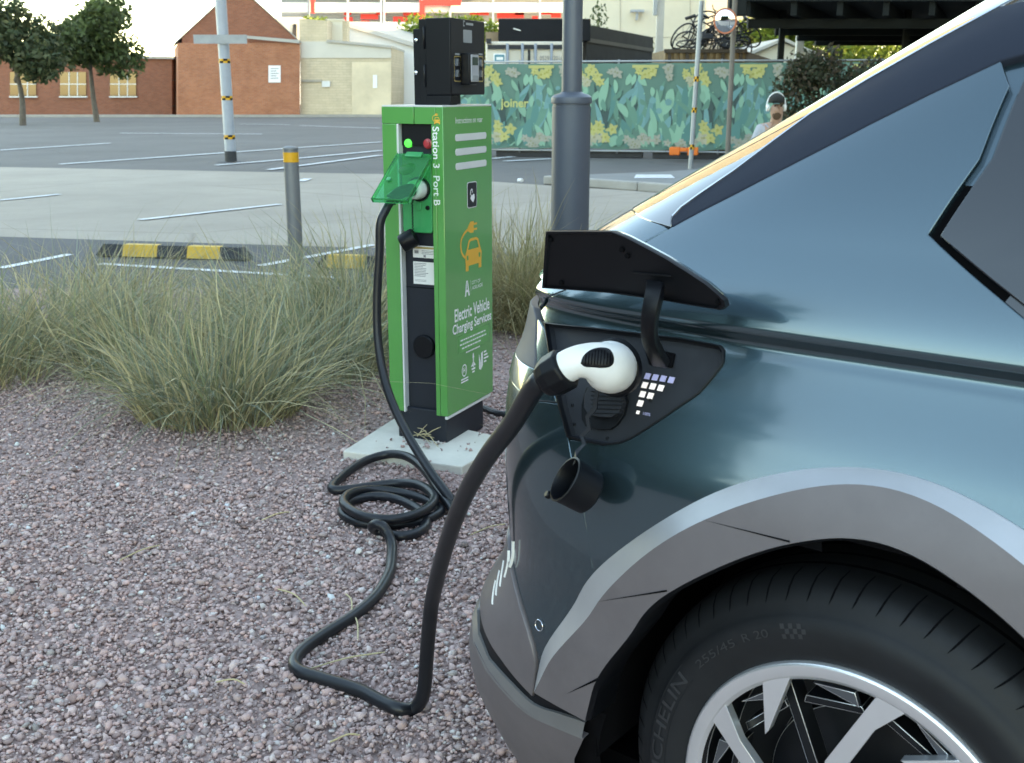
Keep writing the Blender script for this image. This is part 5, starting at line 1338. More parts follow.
mb = MB(); mb.add([a + Vector((0, -.18, 0)), b + Vector((0, -.18, 0)), b + Vector((0, -.18, .16)), a + Vector((0, -.18, .14)), a, b, b + Vector((0, 0, .18)), a + Vector((0, 0, .16))], [(0, 1, 2, 3), (3, 2, 6, 7), (0, 4, 5, 1), (0, 3, 7, 4), (1, 5, 6, 2)]); mb.build('flashing', TIN, bb)
facade([(268.5, 82.5), (280.5, 82.5), (280.5, 65.5), (268.5, 65.5)], BY - .06, .05, 'notice', WHT, bb)
for k in range(5): facade([(270.5, 69 + 2.4 * k), (278.5 - (k % 2) * 2, 69 + 2.4 * k), (278.5 - (k % 2) * 2, 68.2 + 2.4 * k), (270.5, 68.2 + 2.4 * k)], BY - .065, .004, 'notice_line', INK, bb)
gb = thing('rendered_building', 'patchy grey rendered wall with a stepped parapet beside the brick gable', 'building', ay(340, 117))
facade([(300.4, 119), (391.5, 119), (391.5, 46.5), (327, 40.5), (327, 20.5), (299.5, 18.5), (299.6, 43.8), (300.4, 43.8)], BY + .35, 7, 'wall', REND, gb)
facade([(301, 58), (391, 58), (391, 47.5), (328, 41.5), (301, 41.5)], BY + .31, .035, 'upper_render', RENDL, gb)
facade([(391.5, 45.5), (391.5, 48), (326.5, 42), (326.5, 39.5)], BY + .2, 7.3, 'coping', TIN, gb)
facade([(352, 62), (391, 62), (391, 115.5), (352, 115.5)], BY + .315, .03, 'patch', M('lighter_render', (.66, .55, .39), .9, var=.12, vs=.9, bmp=.3, bs=7, bd=.015), gb)
facade([(322, 87), (330, 87), (330, 81), (322, 81)], BY + .26, .04, 'vent', PALE, gb)
facade([(373, 88), (377, 88), (377, 75), (373, 75)], BY + .27, .04, 'small_notice', WHT, gb)
facade([(301, 82), (322, 82), (322, 79.5), (301, 79.5)], BY + .27, .06, 'ledge', RENDD, gb)
ch = thing('chimney_block', 'pale square chimney block rising behind the grey rendered parapet', 'chimney', ay(338, 41, BY + 2))
facade([(327.5, 46), (342, 46), (342, 20.5), (327.5, 20.5)], BY + 2, .9, 'stack', CREAM, ch)
facade([(342.05, 46), (347.5, 46), (347.5, 20.8), (342.05, 20.8)], BY + 2.25, .8, 'flue', REND, ch)
facade([(327, 20.4), (342.6, 20.4), (342.6, 19), (327, 19)], BY + 1.92, 1.06, 'cap', CREAM, ch)
wb = thing('white_shed', 'white walled shed with a pale pitched roof behind the grey rendered building', 'shed', ay(400, 117, BY + 8))
facade([(385, 119), (470, 119), (470, 50), (440, 50), (347, 24), (347, 60), (385, 60)], BY + 8, 10, 'wall', WHW, wb)
A = [Vector(ay(346.5, 22, BY + 7.7)), Vector(ay(450, 53.5, BY + 7.7)), Vector(ay(470, 44, BY + 18)), Vector(ay(400, 25, BY + 18))]
mb = MB(); mb.add(A + [p - Vector((0, 0, .25)) for p in A], [(0, 1, 2, 3), (4, 7, 6, 5), (0, 4, 5, 1), (1, 5, 6, 2)]); mb.build('roof', ROOFG, wb)
cs = thing('gable_house', 'pale wall piece between the brick roof and the grey parapet', 'building', ay(290, 46, BY + 5))
facade([(284, 60), (300, 60), (300, 17), (276, 17), (276, 46)], BY + 9.6, 5, 'wall', CREAM, cs)
facade([(292, 38), (296.5, 38), (296.5, 24), (293, 24)], BY + 9.55, .04, 'window', GLASS, cs)

# multi-storey car park far behind
cpk = thing('car_park_building', 'large white and grey multi storey building with red louvre panels', 'building', ay(420, 100, 112))
CPY = 112
LOUV = M('grey_louvre', (.24, .25, .26), .6, var=.1); REDP = M('red_panel', (.75, .035, .03), .5, var=.05)
def cpf(x0, y0, x1, y1, dY, dp, nm, mt): return facade([(x0, y1), (x1, y1), (x1, y0), (x0, y0)], CPY + dY, dp, nm, mt, cpk)
cpf(282.5, 26, 640, 112, 3, 30, 'lower_storeys', WHW)
cpf(281, -40, 640, 26, 6, 26, 'deck_core', LOUV)
for y0, y1 in ((2.5, 12), (22, 29), (-16, -4)): cpf(282, y0, 640, y1, 0, .6, 'white_band', WHW)
for k_ in range(19):
    cpf(282 - 26 * (k_ % 2), -34 - 34 * k_, 700, -18 - 34 * k_, 0, .6, 'added_upper_band', CREAM)  # storeys added above the view, cream to warm the rear window reflection
cpf(270, -700, 700, -40.2, 6, 26, 'added_upper_core', M('tan_recess', (.42, .35, .26), .8))  # tan core of the added storeys, there for the same reflection
for y in (13.6, 15.6, 17.6, 19.6, 21.2):
    cpf(300, y, 640, y + .7, 2.0, .5, 'louvre', GALV)
for x0, y0, x1, y1 in ((344, 12.4, 351, 15), (344, 17, 352.5, 21.4), (360.5, 14, 378, 19.2), (361, 20.4, 369, 23), (376, 12.2, 386, 14.8), (393, 16.5, 412, 22), (403, 11.5, 421, 15.5), (470, 11, 489, 15), (497, 13, 524, 18), (515, 10.8, 524, 15), (541, 10.5, 552, 14.5), (551, 13, 561, 17.5), (498, 19, 502, 24), (532, 16, 538, 20)):
    cpf(x0, y0, x1, y1, 1.2, .25, 'red_panel', REDP)
for x in (308.5, 347.5, 381, 384, 421.5, 450, 493, 540): cpf(x - .9, -40, x + .9, 29, -.3, .28, 'column', PALEP)
cpf(310.5, -40, 314.2, 13, -.75, .4, 'red_frame', REDP)
cpf(419.5, 0, 424.5, 27, -.75, .4, 'red_frame', REDP); cpf(424.6, -.5, 461, 5.2, -.75, .4, 'red_frame', REDP)
# cream hall on the right with wall joints
ch2 = thing('cream_hall', 'tall cream panelled hall rising behind the dark site cabins', 'building', ay(640, 100, 58))
facade([(583, 112), (706, 112), (706, -60), (583, -60)], 61, 14, 'wall', CREAM, ch2)
facade([(706.2, 112), (760, 112), (760, -40), (706.2, -40)], 63.5, 12, 'side_wing', M('pale_grey_panel', (.52, .51, .48), .8, var=.05, vs=.6), ch2)
for x in (620, 658, 690): facade([(x, 100), (x + .5, 100), (x + .5, -60), (x, -60)], 60.97, .02, 'joint', RENDD, ch2)
for y in (37, -2): facade([(583, y), (706, y), (706, y + .45), (583, y + .45)], 60.965, .02, 'joint', RENDD, ch2)
mb = MB(); c_ = Vector(ay(637, 11, 60.8)); mb.box((-.35, -.25, -.06), (.35, .1, .06), lambda a, b, c: c_ + Vector((a, b, c))); mb.box((-.06, -.1, -.45), (.06, .1, -.07), lambda a, b, c: c_ + Vector((a, b, c))); mb.build('wall_lamp', PALEP, ch2)

# containers and cabins behind the fence
ctr = thing('shipping_container', 'beige shipping container with vertical lock rods behind the mural fence', 'shipping container', ay(520, 100, 28))
BEIGE = M('beige_container', (.66, .60, .51), .6, var=.06, vs=1.2, dirt=.25, dcol=(.30, .24, .18))
p0, p1 = Vector(ay(486, 100, 28)), Vector(ay(582, 100, 28)); zt = ay(500, 41.5, 28)[2]
mb = MB(); mb.box((p0.x, 28, -.02), (p1.x, 34, zt)); mb.build('body', BEIGE, ctr, bevel=.03)
for x in (507.5, 522.5, 535.5, 551.5):
    q_ = Vector(ay(x, 60, 27.9)); mb = MB(); mb.tube([(q_.x, 27.9, .2), (q_.x, 27.9, zt - .05)], .035, 8); mb.build('lock_rod', GALV, ctr)
mb = MB(); z_ = ay(500, 47, 28)[2]; mb.box((p0.x + .05, 27.95, z_ - .05), (p1.x - .05, 27.985, z_ + .05)); mb.build('header_bar', NAVY, ctr)
mb = MB(); z_ = ay(500, 43, 28)[2]; mb.box((p0.x + .02, 27.93, z_ - .02), (p0.x + .14, 27.985, z_ + .10)); mb.build('corner_casting', NAVY, ctr)
mb = MB(); x_ = ay(529, 60, 28)[0]; mb.box((x_ - .03, 27.96, .2), (x_ + .03, 27.985, zt - .2)); mb.build('door_gap', NAVY, ctr)
mb = MB(); c_ = Vector(ay(499.5, 58.5, 27.95)); f4 = lambda x, y, h: Vector((c_.x + x, 27.95 - h, c_.z + y))
mb.prism(roundrect(-.15, -.12, .15, .12, .02), -.02, .0, f4, 0); mb.prism(roundrect(-.12, -.09, .12, .09, .03), .0, .004, f4, 1); mb.prism(roundrect(-.08, -.035, .09, .035, .02), .004, .007, f4, 0); mb.build('sticker', [WHT, M('teal_sticker', (.05, .22, .28), .5)], ctr)
mb = MB(); c_ = Vector(ay(540, 60.5, 27.93)); f5 = lambda x, y, h: Vector((c_.x + x, 27.97 - h, c_.z + y))
put_text(mb, '0529', 0, 0, .22, .11, f5, .0); put_text(mb, '2016', .33, 0, .22, .11, f5, .0); put_text(mb, '7961', .33, -.17, .20, .09, f5, 0); mb.build('lettering', INK, ctr, fixn=False)
cab_ = thing('dark_cabin', 'long charcoal site cabin stacked above and behind the beige container', 'site cabin', ay(560, 45, 36))
DKC = M('charcoal_cladding', (.009, .010, .013), .75, spec=.2, var=.2, vs=1, bmp=.1, bs=15, bd=.01)
BRC = M('dark_brown_cladding', (.035, .028, .022), .7, var=.2, vs=1)
a0, a1 = Vector(ay(498.5, 62, 34.5)), Vector(ay(590, 62, 34.5)); zt = ay(500, 18.7, 34.5)[2]; zbn = ay(500, 41, 34.5)[2]
mb = MB(); mb.box((a0.x, 34.5, zbn), (a1.x, 38, zt)); mb.build('upper_box', DKC, cab_, bevel=.02)
q0, q1 = Vector(ay(586, 62, 34.6)), Vector(ay(652.5, 62, 43)); 
zt0, zt1 = ay(590, 24.5, 34.6)[2], ay(652.5, 37.3, 43)[2]
mb = MB(); mb.add([Vector((q0.x, 34.6, -.02)), Vector((q1.x, 43, -.02)), Vector((q1.x, 43, zt1)), Vector((q0.x, 34.6, zt0)), Vector((q0.x - 1, 38, -.02)), Vector((q1.x - 1, 46.5, -.02)), Vector((q1.x - 1, 46.5, zt1)), Vector((q0.x - 1, 38, zt0))], [(0, 1, 2, 3), (4, 7, 6, 5), (0, 3, 7, 4), (1, 5, 6, 2), (3, 2, 6, 7)]); mb.build('side_wall', DKC, cab_)
zm1, zm0 = ay(652.5, 52, 43)[2], ay(586, 42, 34.6)[2]
mb = MB(); mb.add([Vector((q0.x + .02, 34.55, zm0)), Vector((q1.x + .02, 42.95, zm1)), Vector((q1.x + .02, 42.95, zm1 + .12)), Vector((q0.x + .02, 34.55, zm0 + .12))], [(0, 1, 2, 3)]); mb.build('side_rail', BRC, cab_)
mb = MB(); c_ = Vector(ay(517, 30, 34.45)); mb.add([c_ + Vector((-.11, 0, .03)), c_ + Vector((.11, 0, -.03)), c_ + Vector((.11, 0, .0)), c_ + Vector((-.11, 0, .06))], [(0, 1, 2, 3)]); mb.build('scratch', PALE, cab_)
mb = MB(); mb.box((Vector(ay(485.5, 41, 36)).x, 36, 0), (Vector(ay(498, 41, 36)).x, 37, ay(490, 32, 36)[2])); o = mb.build('timber_crate', M('weathered_timber', (.28, .20, .13), .8, var=.2, vs=3), None); tag(o, 'brown timber box at the left end of the charcoal cabin', 'crate')
# pale utility post
mb = MB(); a = Vector(ay(655.5, 64, 30)); b = Vector(ay(662.5, 64, 30)); mb.box((a.x, 30, -.02), (b.x, 30 + (b.x - a.x), 5)); up = mb.build('utility_post', M('pale_post', (.48, .45, .40), .85, var=.1, vs=2, dirt=.2), None, bevel=.01); tag(up, 'square pale post rising behind the mural fence before the cream hall', 'post')
mb = MB(); mb.box((a.x - .10, 29.95, ay(655, 15, 30)[2]), (a.x - .003, 30.12, 4.6)); mb.build('junction_box', GALV, up)
# rusty skip with bicycles heaped on it
sk = thing('rusty_skip', 'brown corrugated steel skip behind the mural fence, heaped with bicycles', 'skip', ay(710, 62, 26.5))
RUST = M('rusty_brown_steel', (.23, .15, .075), .75, .2, var=.2, vs=2, dirt=.5, dcol=(.08, .055, .035))
RUSTD = M('dark_rust', (.085, .06, .042), .8, .2, var=.2, vs=2)
sx0, sx1, szt = ay(665, 60, 26.5)[0], ay(745, 60, 26.5)[0], ay(700, 50, 26.5)[2]
mb = MB(); mb.box((sx0, 26.5, -.02), (sx1, 29.0, szt)); mb.build('body', RUST, sk)
for k in range(13):
    x = sx0 + .06 + (sx1 - sx0 - .2) * k / 12; mb = MB(); mb.box((x, 26.44, .1), (x + .07, 26.498, szt - .07)); mb.build('rib', RUSTD if k % 3 == 0 else RUST, sk)
mb = MB(); mb.box((sx0 - .03, 26.42, szt - .065), (sx1 + .03, 26.497, szt + .02)); mb.build('top_rail', RUSTD, sk)
mb = MB(); e0 = Vector((sx1 + .003, 26.5, 0)); mb.add([(sx1 + .003, 26.5, 0), (sx1 + 1.0, 25.6, 0), (sx1 + 1.0, 25.6, szt - .42), (sx1 + .003, 26.5, szt - .02), (sx1 + .003, 28.5, 0), (sx1 + 1.0, 28.5, 0), (sx1 + 1.0, 28.5, szt - .42), (sx1 + .003, 28.5, szt - .02)], [(0, 1, 2, 3), (4, 7, 6, 5), (3, 2, 6, 7), (1, 5, 6, 2)]); mb.build('sloping_end', RUSTD, sk)
BIKE = M('black_bicycle', (.015, .015, .017), .5, var=.2)
def bicycle(c, yaw, tilt, roll, label):
    t = thing('bicycle', label, 'bicycle', tuple(c), 'bicycles heaped on the skip')
    Rm = Matrix.Rotation(yaw, 3, 'Z') @ Matrix.Rotation(roll, 3, 'X') @ Matrix.Rotation(tilt, 3, 'Y')
    f = lambda x, z, y=0: Vector(c) + Rm @ Vector((x, y, z))
    for x in (-.5, .52):
        mb = MB(); mb.tube([f(x + .33 * math.cos(2 * math.pi * k / 24), .33 * math.sin(2 * math.pi * k / 24)) for k in range(25)], .02, 6, cap=False)
        for k in range(8): mb.tube([f(x, 0), f(x + .32 * math.cos(math.pi * k / 4), .32 * math.sin(math.pi * k / 4))], .004, 4)
        mb.build('wheel', BIKE, t)
    bb_, st, hd_ = (-.08, -.03), (-.22, .48), (.36, .48)
    mb = MB()
    for a, b in ((bb_, st), (st, hd_), (hd_, bb_), ((-.5, 0), bb_), ((-.5, 0), st), ((.52, 0), hd_), (hd_, (.33, .62)), (st, (-.25, .60))): mb.tube([f(*a), f(*b)], .016, 6)
    mb.build('frame', BIKE, t)
    mb = MB(); mb.tube([f(.36, .64, -.28), f(.31, .62, 0), f(.36, .64, .28)], .012, 6); mb.build('handlebar', BIKE, t)
    mb = MB(); mb.box((-.38, -.06, .60), (-.12, .06, .65), lambda x, y, z: f(x, z, y)); mb.build('saddle', BIKE, t, bevel=.015)
bl_ = ['black bicycle lying leftmost on the heap over the rusty skip', 'black bicycle standing upright in the middle of the skip heap', 'black bicycle tipped on its side at the right of the skip heap', 'black bicycle lying flat underneath the others on the skip', 'black bicycle leaning at the back of the skip heap', 'black bicycle wedged upside down between the others on the skip', 'black bicycle half buried at the left end of the heap', 'black bicycle sticking out over the right rim of the skip']
for i, (px, py, Y, yw, ti, ro_) in enumerate(((694, 41.5, 27.0, .7, .25, .6), (706, 39, 27.5, -.4, -.3, -.2), (728, 38.5, 27.1, .5, .5, .9), (712, 44.0, 26.9, .0, .05, 1.35), (722, 36, 28.2, -.2, .7, -.4), (716, 41, 27.3, .9, 2.9, .3), (698, 45, 27.2, 1.2, .3, .8), (736, 43, 27.6, -.9, -.4, .6))):
    bicycle(ay(px, py, Y), yw, ti, ro_, bl_[i])
# convex mirror on its post
mp = Vector(ay(732, 62, 20.5)); mr_ = thing('convex_mirror', 'round convex traffic mirror with an orange back on a brown post', 'mirror', (mp.x, mp.y, 0))
mb = MB(); mb.lathe([(.045, 0), (.045, 3.6)], (mp.x, mp.y, 0), seg=12); mb.build('post', M('brown_grey_post', (.16, .14, .12), .7), mr_)
mc = Vector(ay(725, 21, 20.25)); ad = Vector((-.55, -.80, -.12)).normalized()
mb = MB(); mb.lathe([(0, .045), (.08, .038), (.15, .018), (.19, 0)], mc, ad, 28, cap=False); mb.build('mirror_face', M('mirror_glass', (.85, .86, .88), .03, 1.0, var=0, rvar=0), mr_)
mb = MB(); mb.lathe([(.19, -.002), (.215, .004), (.22, -.015), (.17, -.06), (.05, -.075), (0, -.075)], mc, ad, 28, cap=False); mb.build('mirror_back', M('orange_back', (.45, .12, .05), .5), mr_)
mb = MB(); mb.tube([mc - ad * .07, Vector((mp.x, mp.y, mc.z))], .02, 8); mb.build('bracket', GALV, mr_)
# dark steel canopy upper right
cn = thing('steel_canopy', 'dark steel canopy roof on thin posts at the upper right', 'canopy', ay(781, 60, 25))
DST = M('dark_green_steel', (.010, .013, .013), .7, .0, spec=.2, var=.15)
Y0c = 22.5
zc0 = ay(760, 1, Y0c)[2]; x0 = ay(733, 0, Y0c)[0]
plan = [(x0, Y0c), (x0 + 13, Y0c), (x0 + 13, 33.5), (x0 + 4.6, 33.5)]
mb = MB(); mb.prism(plan, zc0, zc0 + .5, lambda x, y, h: Vector((x, y, h))); mb.build('roof_deck', DST, cn)
mb = MB(); mb.prism([(x - .15, y - .15 if y < 25 else y + .15) for x, y in plan], zc0 + .501, zc0 + .75, lambda x, y, h: Vector((x, y, h))); mb.build('fascia', DST, cn)
for k in range(7):
    t0 = k * .9 + .25; mb = MB(); A_ = Vector((x0 + t0, Y0c + .1, zc0)); B_ = Vector((x0 + 4.6 + t0, 33.3, zc0)); sx_ = Vector((.12, 0, 0)); dz_ = Vector((0, 0, -.26)); up_ = Vector((0, 0, -.003))
    mb.add([A_ + up_, A_ + sx_ + up_, A_ + sx_ + dz_, A_ + dz_, B_ + up_, B_ + sx_ + up_, B_ + sx_ + dz_, B_ + dz_], [(0, 1, 2, 3), (4, 7, 6, 5), (0, 4, 5, 1), (1, 5, 6, 2), (2, 6, 7, 3), (3, 7, 4, 0)]); mb.build('beam', DST, cn)
for k in range(4):
    yy = Y0c + 1 + k * 3; xx = x0 + (yy - Y0c) * 4.6 / 11 + .1; mb = MB(); mb.box((xx, yy, zc0 - .45), (x0 + 12.8, yy + .14, zc0 - .265)); mb.build('cross_beam', DST, cn)
mb = MB(); c_ = Vector(ay(737.5, 5, Y0c - .3)); mb.box((-.18, -.1, -.2), (.16, .1, .2), lambda a, b, c: c_ + Vector((a, b, c))); mb.build('lamp_box', DST, cn, bevel=.02)
for px in (781, 905, 1010):
    q_ = Vector(ay(px, 60, 25)); mb = MB(); mb.box((q_.x - .06, 25, 0), (q_.x + .06, 25.12, zc0 - .003)); mb.build('post', DST, cn)
# pale house gable and post under the canopy
hs = thing('far_house', 'pale gabled house under the bright tree beyond the canopy', 'house', ay(780, 80, 48))
facade([(735, 95), (835, 95), (835, 66), (782, 42), (735, 62)], 48, 8, 'wall', CREAM, hs); roofside((782, 41.5), (838, 67), 'roof', ROOFG, hs, 48, 8); roofside((782, 41.5), (732, 63), 'roof', ROOFG, hs, 48, 8)
mb = MB(); q_ = Vector(ay(799.5, 60, 30)); mb.box((q_.x - .09, 30, 0), (q_.x + .09, 30.18, ay(800, 29, 30)[2])); tag(mb.build('white_post', M('white_post_paint', (.6, .58, .52), .7), None), 'short white post under the canopy near the dark shrub', 'post')
# low buildings that close the view on the far left
lb = thing('brick_warehouse', 'long low brown brick warehouse left of the gabled brick building', 'building', ay(90, 116, 66))
facade([(-60, 118), (172, 118), (172, 58), (-60, 54)], 66, 10, 'wall', BRD, lb); facade([(-62, 55), (174, 59), (174, 56.5), (-62, 52)], 65.8, 10.4, 'parapet', TIN, lb)
for x in (10, 60, 110): 
    w_ = facade([(x, 96), (x + 26, 96), (x + 26, 72), (x, 72)], 65.93, .1, 'window', GLASS, lb); 
    for q in (8.5, 17): facade([(x + q, 96), (x + q + .8, 96), (x + q + .8, 72), (x + q, 72)], 65.9, .05, 'mullion', PALE, lb)
    facade([(x, 84.5), (x + 26, 84.5), (x + 26, 83.7), (x, 83.7)], 65.91, .04, 'mullion', PALE, lb)
    facade([(x - 1, 97.5), (x + 27, 97.5), (x + 27, 96.2), (x - 1, 96.2)], 65.85, .2, 'sill', PALE, lb)
# added office block at the right, placed to shade the car park
ob = thing('added_office_block', 'long plain brick office block added at the right to shade the car park', 'building', (22, 10, 0))
mb = MB(); mb.box((20.5, -40, 0), (38, 54.9, 20)); mb.build('wall', M('office_brick', (.30, .25, .21), .85, var=.1, vs=.4), ob)
mb = MB(); mb.box((20.3, -40.2, 20.001), (38.2, 55.0, 20.5)); mb.build('parapet', TIN, ob)
for fl in range(5):
    for k in range(20):
        y = -36 + k * 4.5; mb = MB(); mb.box((20.4, y, 1.2 + fl * 3.8), (20.48, y + 2.6, 3.4 + fl * 3.8)); mb.build('window', GLASS, ob)

wl = thing('added_boundary_wall', 'long grey wall added out of view to hide the bright horizon from the car paint', 'wall', (-19, -12, 0))  # unseen, added to cover the horizon glow reflected in the car
mb = MB(); mb.add([(-17, -6.4, 0), (-22, -34, 0), (-22, -34, 4.2), (-17, -6.4, 4.2), (-17.4, -6.3, 0), (-22.4, -34, 0), (-22.4, -34, 4.2), (-17.4, -6.3, 4.2)], [(0, 1, 2, 3), (4, 7, 6, 5), (3, 2, 6, 7), (0, 3, 7, 4), (1, 5, 6, 2)]); mb.build('wall', M('grey_wall_render', (.16, .17, .18), .9, var=.15, vs=.5), wl)
mb = MB(); mb.add([(-16.9, -6.3, 4.205), (-21.9, -34.1, 4.205), (-22.5, -34.1, 4.205), (-17.5, -6.2, 4.205), (-16.9, -6.3, 4.3), (-21.9, -34.1, 4.3), (-22.5, -34.1, 4.3), (-17.5, -6.2, 4.3)], [(0, 1, 2, 3), (4, 7, 6, 5), (0, 4, 5, 1), (1, 5, 6, 2), (2, 6, 7, 3), (3, 7, 4, 0)]); mb.build('coping', PATHC, wl)
# ------------------------------------------------------------------ grasses
GRASSM = Mattr('grass_blade', .6, .25)
def tussock(x, y, r0, h, n, seed, label, tones, lean=(0, 0), w=.0062, straw=.25, name='grass_tussock'):
    n = int(n * .66); rng = np.random.default_rng(seed); K = 6
    ang = rng.uniform(0, 2 * np.pi, n); rr = r0 * np.sqrt(rng.random(n))
    bx = x + rr * np.cos(ang); by = y + rr * np.sin(ang)
    out = ang + rng.normal(0, .7, n); L = h * rng.uniform(.45, 1.15, n) * np.where(rng.random(n) < .08, 1.25, 1)
    sp = np.clip(rng.normal(.45, .30, n) + .35 * rr / r0, .03, 1.25); fl_ = rng.random(n) < .10; sp[fl_] = rng.uniform(1.1, 1.7, fl_.sum())
    dx = np.cos(out) * sp + lean[0]; dy = np.sin(out) * sp + lean[1]
    droop = rng.uniform(.2, 1.15, n) * sp
    t = np.linspace(0, 1, K)[None]
    kx_ = rng.normal(0, .05, (n, 1)) * np.sin(t * 5 + rng.uniform(0, 6, (n, 1))) * t; px = bx[:, None] + kx_ * L[:, None] + dx[:, None] * L[:, None] * (t * .55 + .45 * t ** 2)
    py = by[:, None] + dy[:, None] * L[:, None] * (t * .55 + .45 * t ** 2)
    pz = L[:, None] * (t * 1.02 - droop[:, None] * t ** 2.2 * .85)
    pz = np.maximum(pz, .006)
    wv = w * rng.lognormal(0, .35, n).clip(.45, 1.9)[:, None] * (1 - t ** 2 * .92) / 2
    fa = rng.uniform(0, np.pi, n); sx = np.cos(fa)[:, None] * wv; sy = np.sin(fa)[:, None] * wv
    v = np.stack([np.stack([px - sx, py - sy, pz], 2), np.stack([px + sx, py + sy, pz], 2)], 2).reshape(n, K * 2, 3)
    f1 = np.array([[2 * k, 2 * k + 1, 2 * k + 3, 2 * k + 2] for k in range(K - 1)])
    f = (f1[None] + (np.arange(n) * K * 2)[:, None, None]).reshape(-1, 4)
    tones = np.array(tones); c = tones[rng.integers(0, len(tones), n)]
    st = rng.random(n) < straw + .10; c[st] = np.array([.40, .34, .20]) * rng.uniform(.7, 1.15, (st.sum(), 1))
    c = c * rng.uniform(.95, 1.55, (n, 1))
    cc = np.concatenate([c, np.ones((n, 1))], 1)[:, None, :].repeat(K * 2, 1)
    tipm = (np.linspace(0, 1, K) ** 2)[None, :, None].repeat(2, 1).reshape(1, K, 2).reshape(1, K * 2, 1) if False else np.repeat(np.linspace(0, 1, K) ** 2, 2)[None, :, None]
    dry = np.array([.40, .34, .20, 1])[None, None]; low = np.repeat(np.clip(1 - np.linspace(0, 1, K) * 2.6, 0, 1), 2)[None, :, None] * .55; tm = np.clip(.40 * tipm + low, 0, 1) * rng.uniform(.3, 1.2, (n, 1, 1)).clip(0, 1); cc = cc * (1 - tm) + dry * tm
    me = bpy.data.meshes.new(name); v = v.reshape(-1, 3) - np.array([x, y, 0])
    me.vertices.add(len(v)); me.vertices.foreach_set('co', v.astype(np.float32).ravel()); me.loops.add(len(f) * 4); me.loops.foreach_set('vertex_index', f.astype(np.int32).ravel())
    me.polygons.add(len(f)); me.polygons.foreach_set('loop_start', np.arange(0, len(f) * 4, 4, dtype=np.int32)); me.polygons.foreach_set('loop_total', np.full(len(f), 4, dtype=np.int32))
    me.polygons.foreach_set('use_smooth', np.ones(len(f), bool))
    at = me.attributes.new('Col', 'FLOAT_COLOR', 'POINT'); at.data.foreach_set('color', cc.astype(np.float32).ravel())
    me.materials.append(GRASSM); me.update()
    o = bpy.data.objects.new(name, me); COL.objects.link(o); o.location = (x, y, 0)
    tag(o, label, 'grass tussock', 'ornamental grass tussocks round the gravel bed'); return o
gg = [(.15, .175, .09), (.18, .20, .11), (.14, .175, .12), (.24, .23, .13)]; gb_ = [(.20, .235, .18), (.23, .25, .19), (.17, .21, .15)]; gs = [(.22, .19, .09), (.16, .17, .07), (.28, .23, .12)]
def gp_(px, py): g = G(px, py); return g[0], g[1]
for i, (px, py, r, h, n, lab, tn, lean, st) in enumerate((
    (222, 412, .36, .56, 2300, 'low olive grass tussock at the front left, arching towards the gravel', gg + gb_, (.12, -.05), .30),
    (318, 372, .34, .62, 1700, 'grey green grass tussock left of the kiosk and the hanging cable', gb_ + gg[:2], (.05, 0), .22),
    (366, 335, .26, .80, 1200, 'tall upright grass tussock tucked right behind the kiosk', gg, (0, 0), .18),
    (262, 325, .34, .58, 1300, 'straw tipped grass tussock just in front of the bollard foot', gb_, (0, 0), .35),
    (514, 324, .30, .86, 2100, 'reddish green grass tussock between kiosk and lamp post', gs, (0, 0), .28),
    (556, 330, .30, .72, 1100, 'grass tussock mostly hidden behind the open charge flap', gs, (0, 0), .25),
    (482, 305, .22, .58, 700, 'small grass tussock peeping out behind the right edge of the kiosk', gg, (0, 0), .25),
    (150, 372, .36, .62, 1400, 'full green grass tussock left of the olive front one', gg, (.06, 0), .28),
    (60, 352, .38, .66, 1300, 'pale grass tussock at the left, second from the frame edge', gb_, (0, 0), .35),
    (-30, 380, .38, .68, 1100, 'grass tussock cut by the left frame edge', gg, (.05, 0), .30),
    (120, 318, .30, .55, 900, 'small distant grass tussock at the left border of the bed', gs, (0, 0), .35))):
    x, y = gp_(px, py); tussock(x, y, r, h, n, 100 + i, lab, tn, lean, straw=st)
# loose straws and twigs on the gravel
STR = M('dry_straw', (.46, .38, .22), .8, var=.2)
for i, (a, b, lab) in enumerate((((278, 589), (306, 606), 'pale straw on the gravel left of the cable bend'), ((346, 594), (352, 612), 'short straw just left of the looping cable'), ((300, 672), (385, 652), 'long straw lying across the cable corner'), ((216, 682), (245, 684), 'straw on the gravel at the lower left'), ((352, 612), (358, 640), 'bent straw under the descending cable'), ((330, 742), (360, 735), 'small straw near the bottom of the gravel'), ((505, 524), (470, 535), 'straw between the cable and the car bumper'), ((262, 520), (290, 512), 'straw below the front grass'), ((120, 560), (160, 545), 'straw on the open gravel at the left'))):
    p, q = Vector(G(*a, .014)), Vector(G(*b, .016)); m_ = (p + q) / 2 + Vector((.006, .004, .008)); mb = MB(); mb.tube(crom([p, m_, q], 4), [.0022] * 8 + [.0012], 5)
    tag(mb.build('dry_straw', STR, None), lab, 'straw', 'dry straws on the gravel')
mb = MB(); tw = random.Random(5)
for k in range(9):
    c_ = kx(.09 + tw.uniform(-.05, .05), -.012 - tw.uniform(0, .03), slab_z + .02 + tw.uniform(0, .03)); d = Vector((tw.uniform(-1, 1), tw.uniform(-.3, .3), tw.uniform(-.2, .5))).normalized() * tw.uniform(.02, .06)
    mb.tube([c_ - d, c_ + Vector((0, 0, .004)), c_ + d], [.0015, .002, .001], 5)
tag(mb.build('dead_twigs', STR, None), 'little bundle of dead twigs caught at the foot of the kiosk', 'twigs')

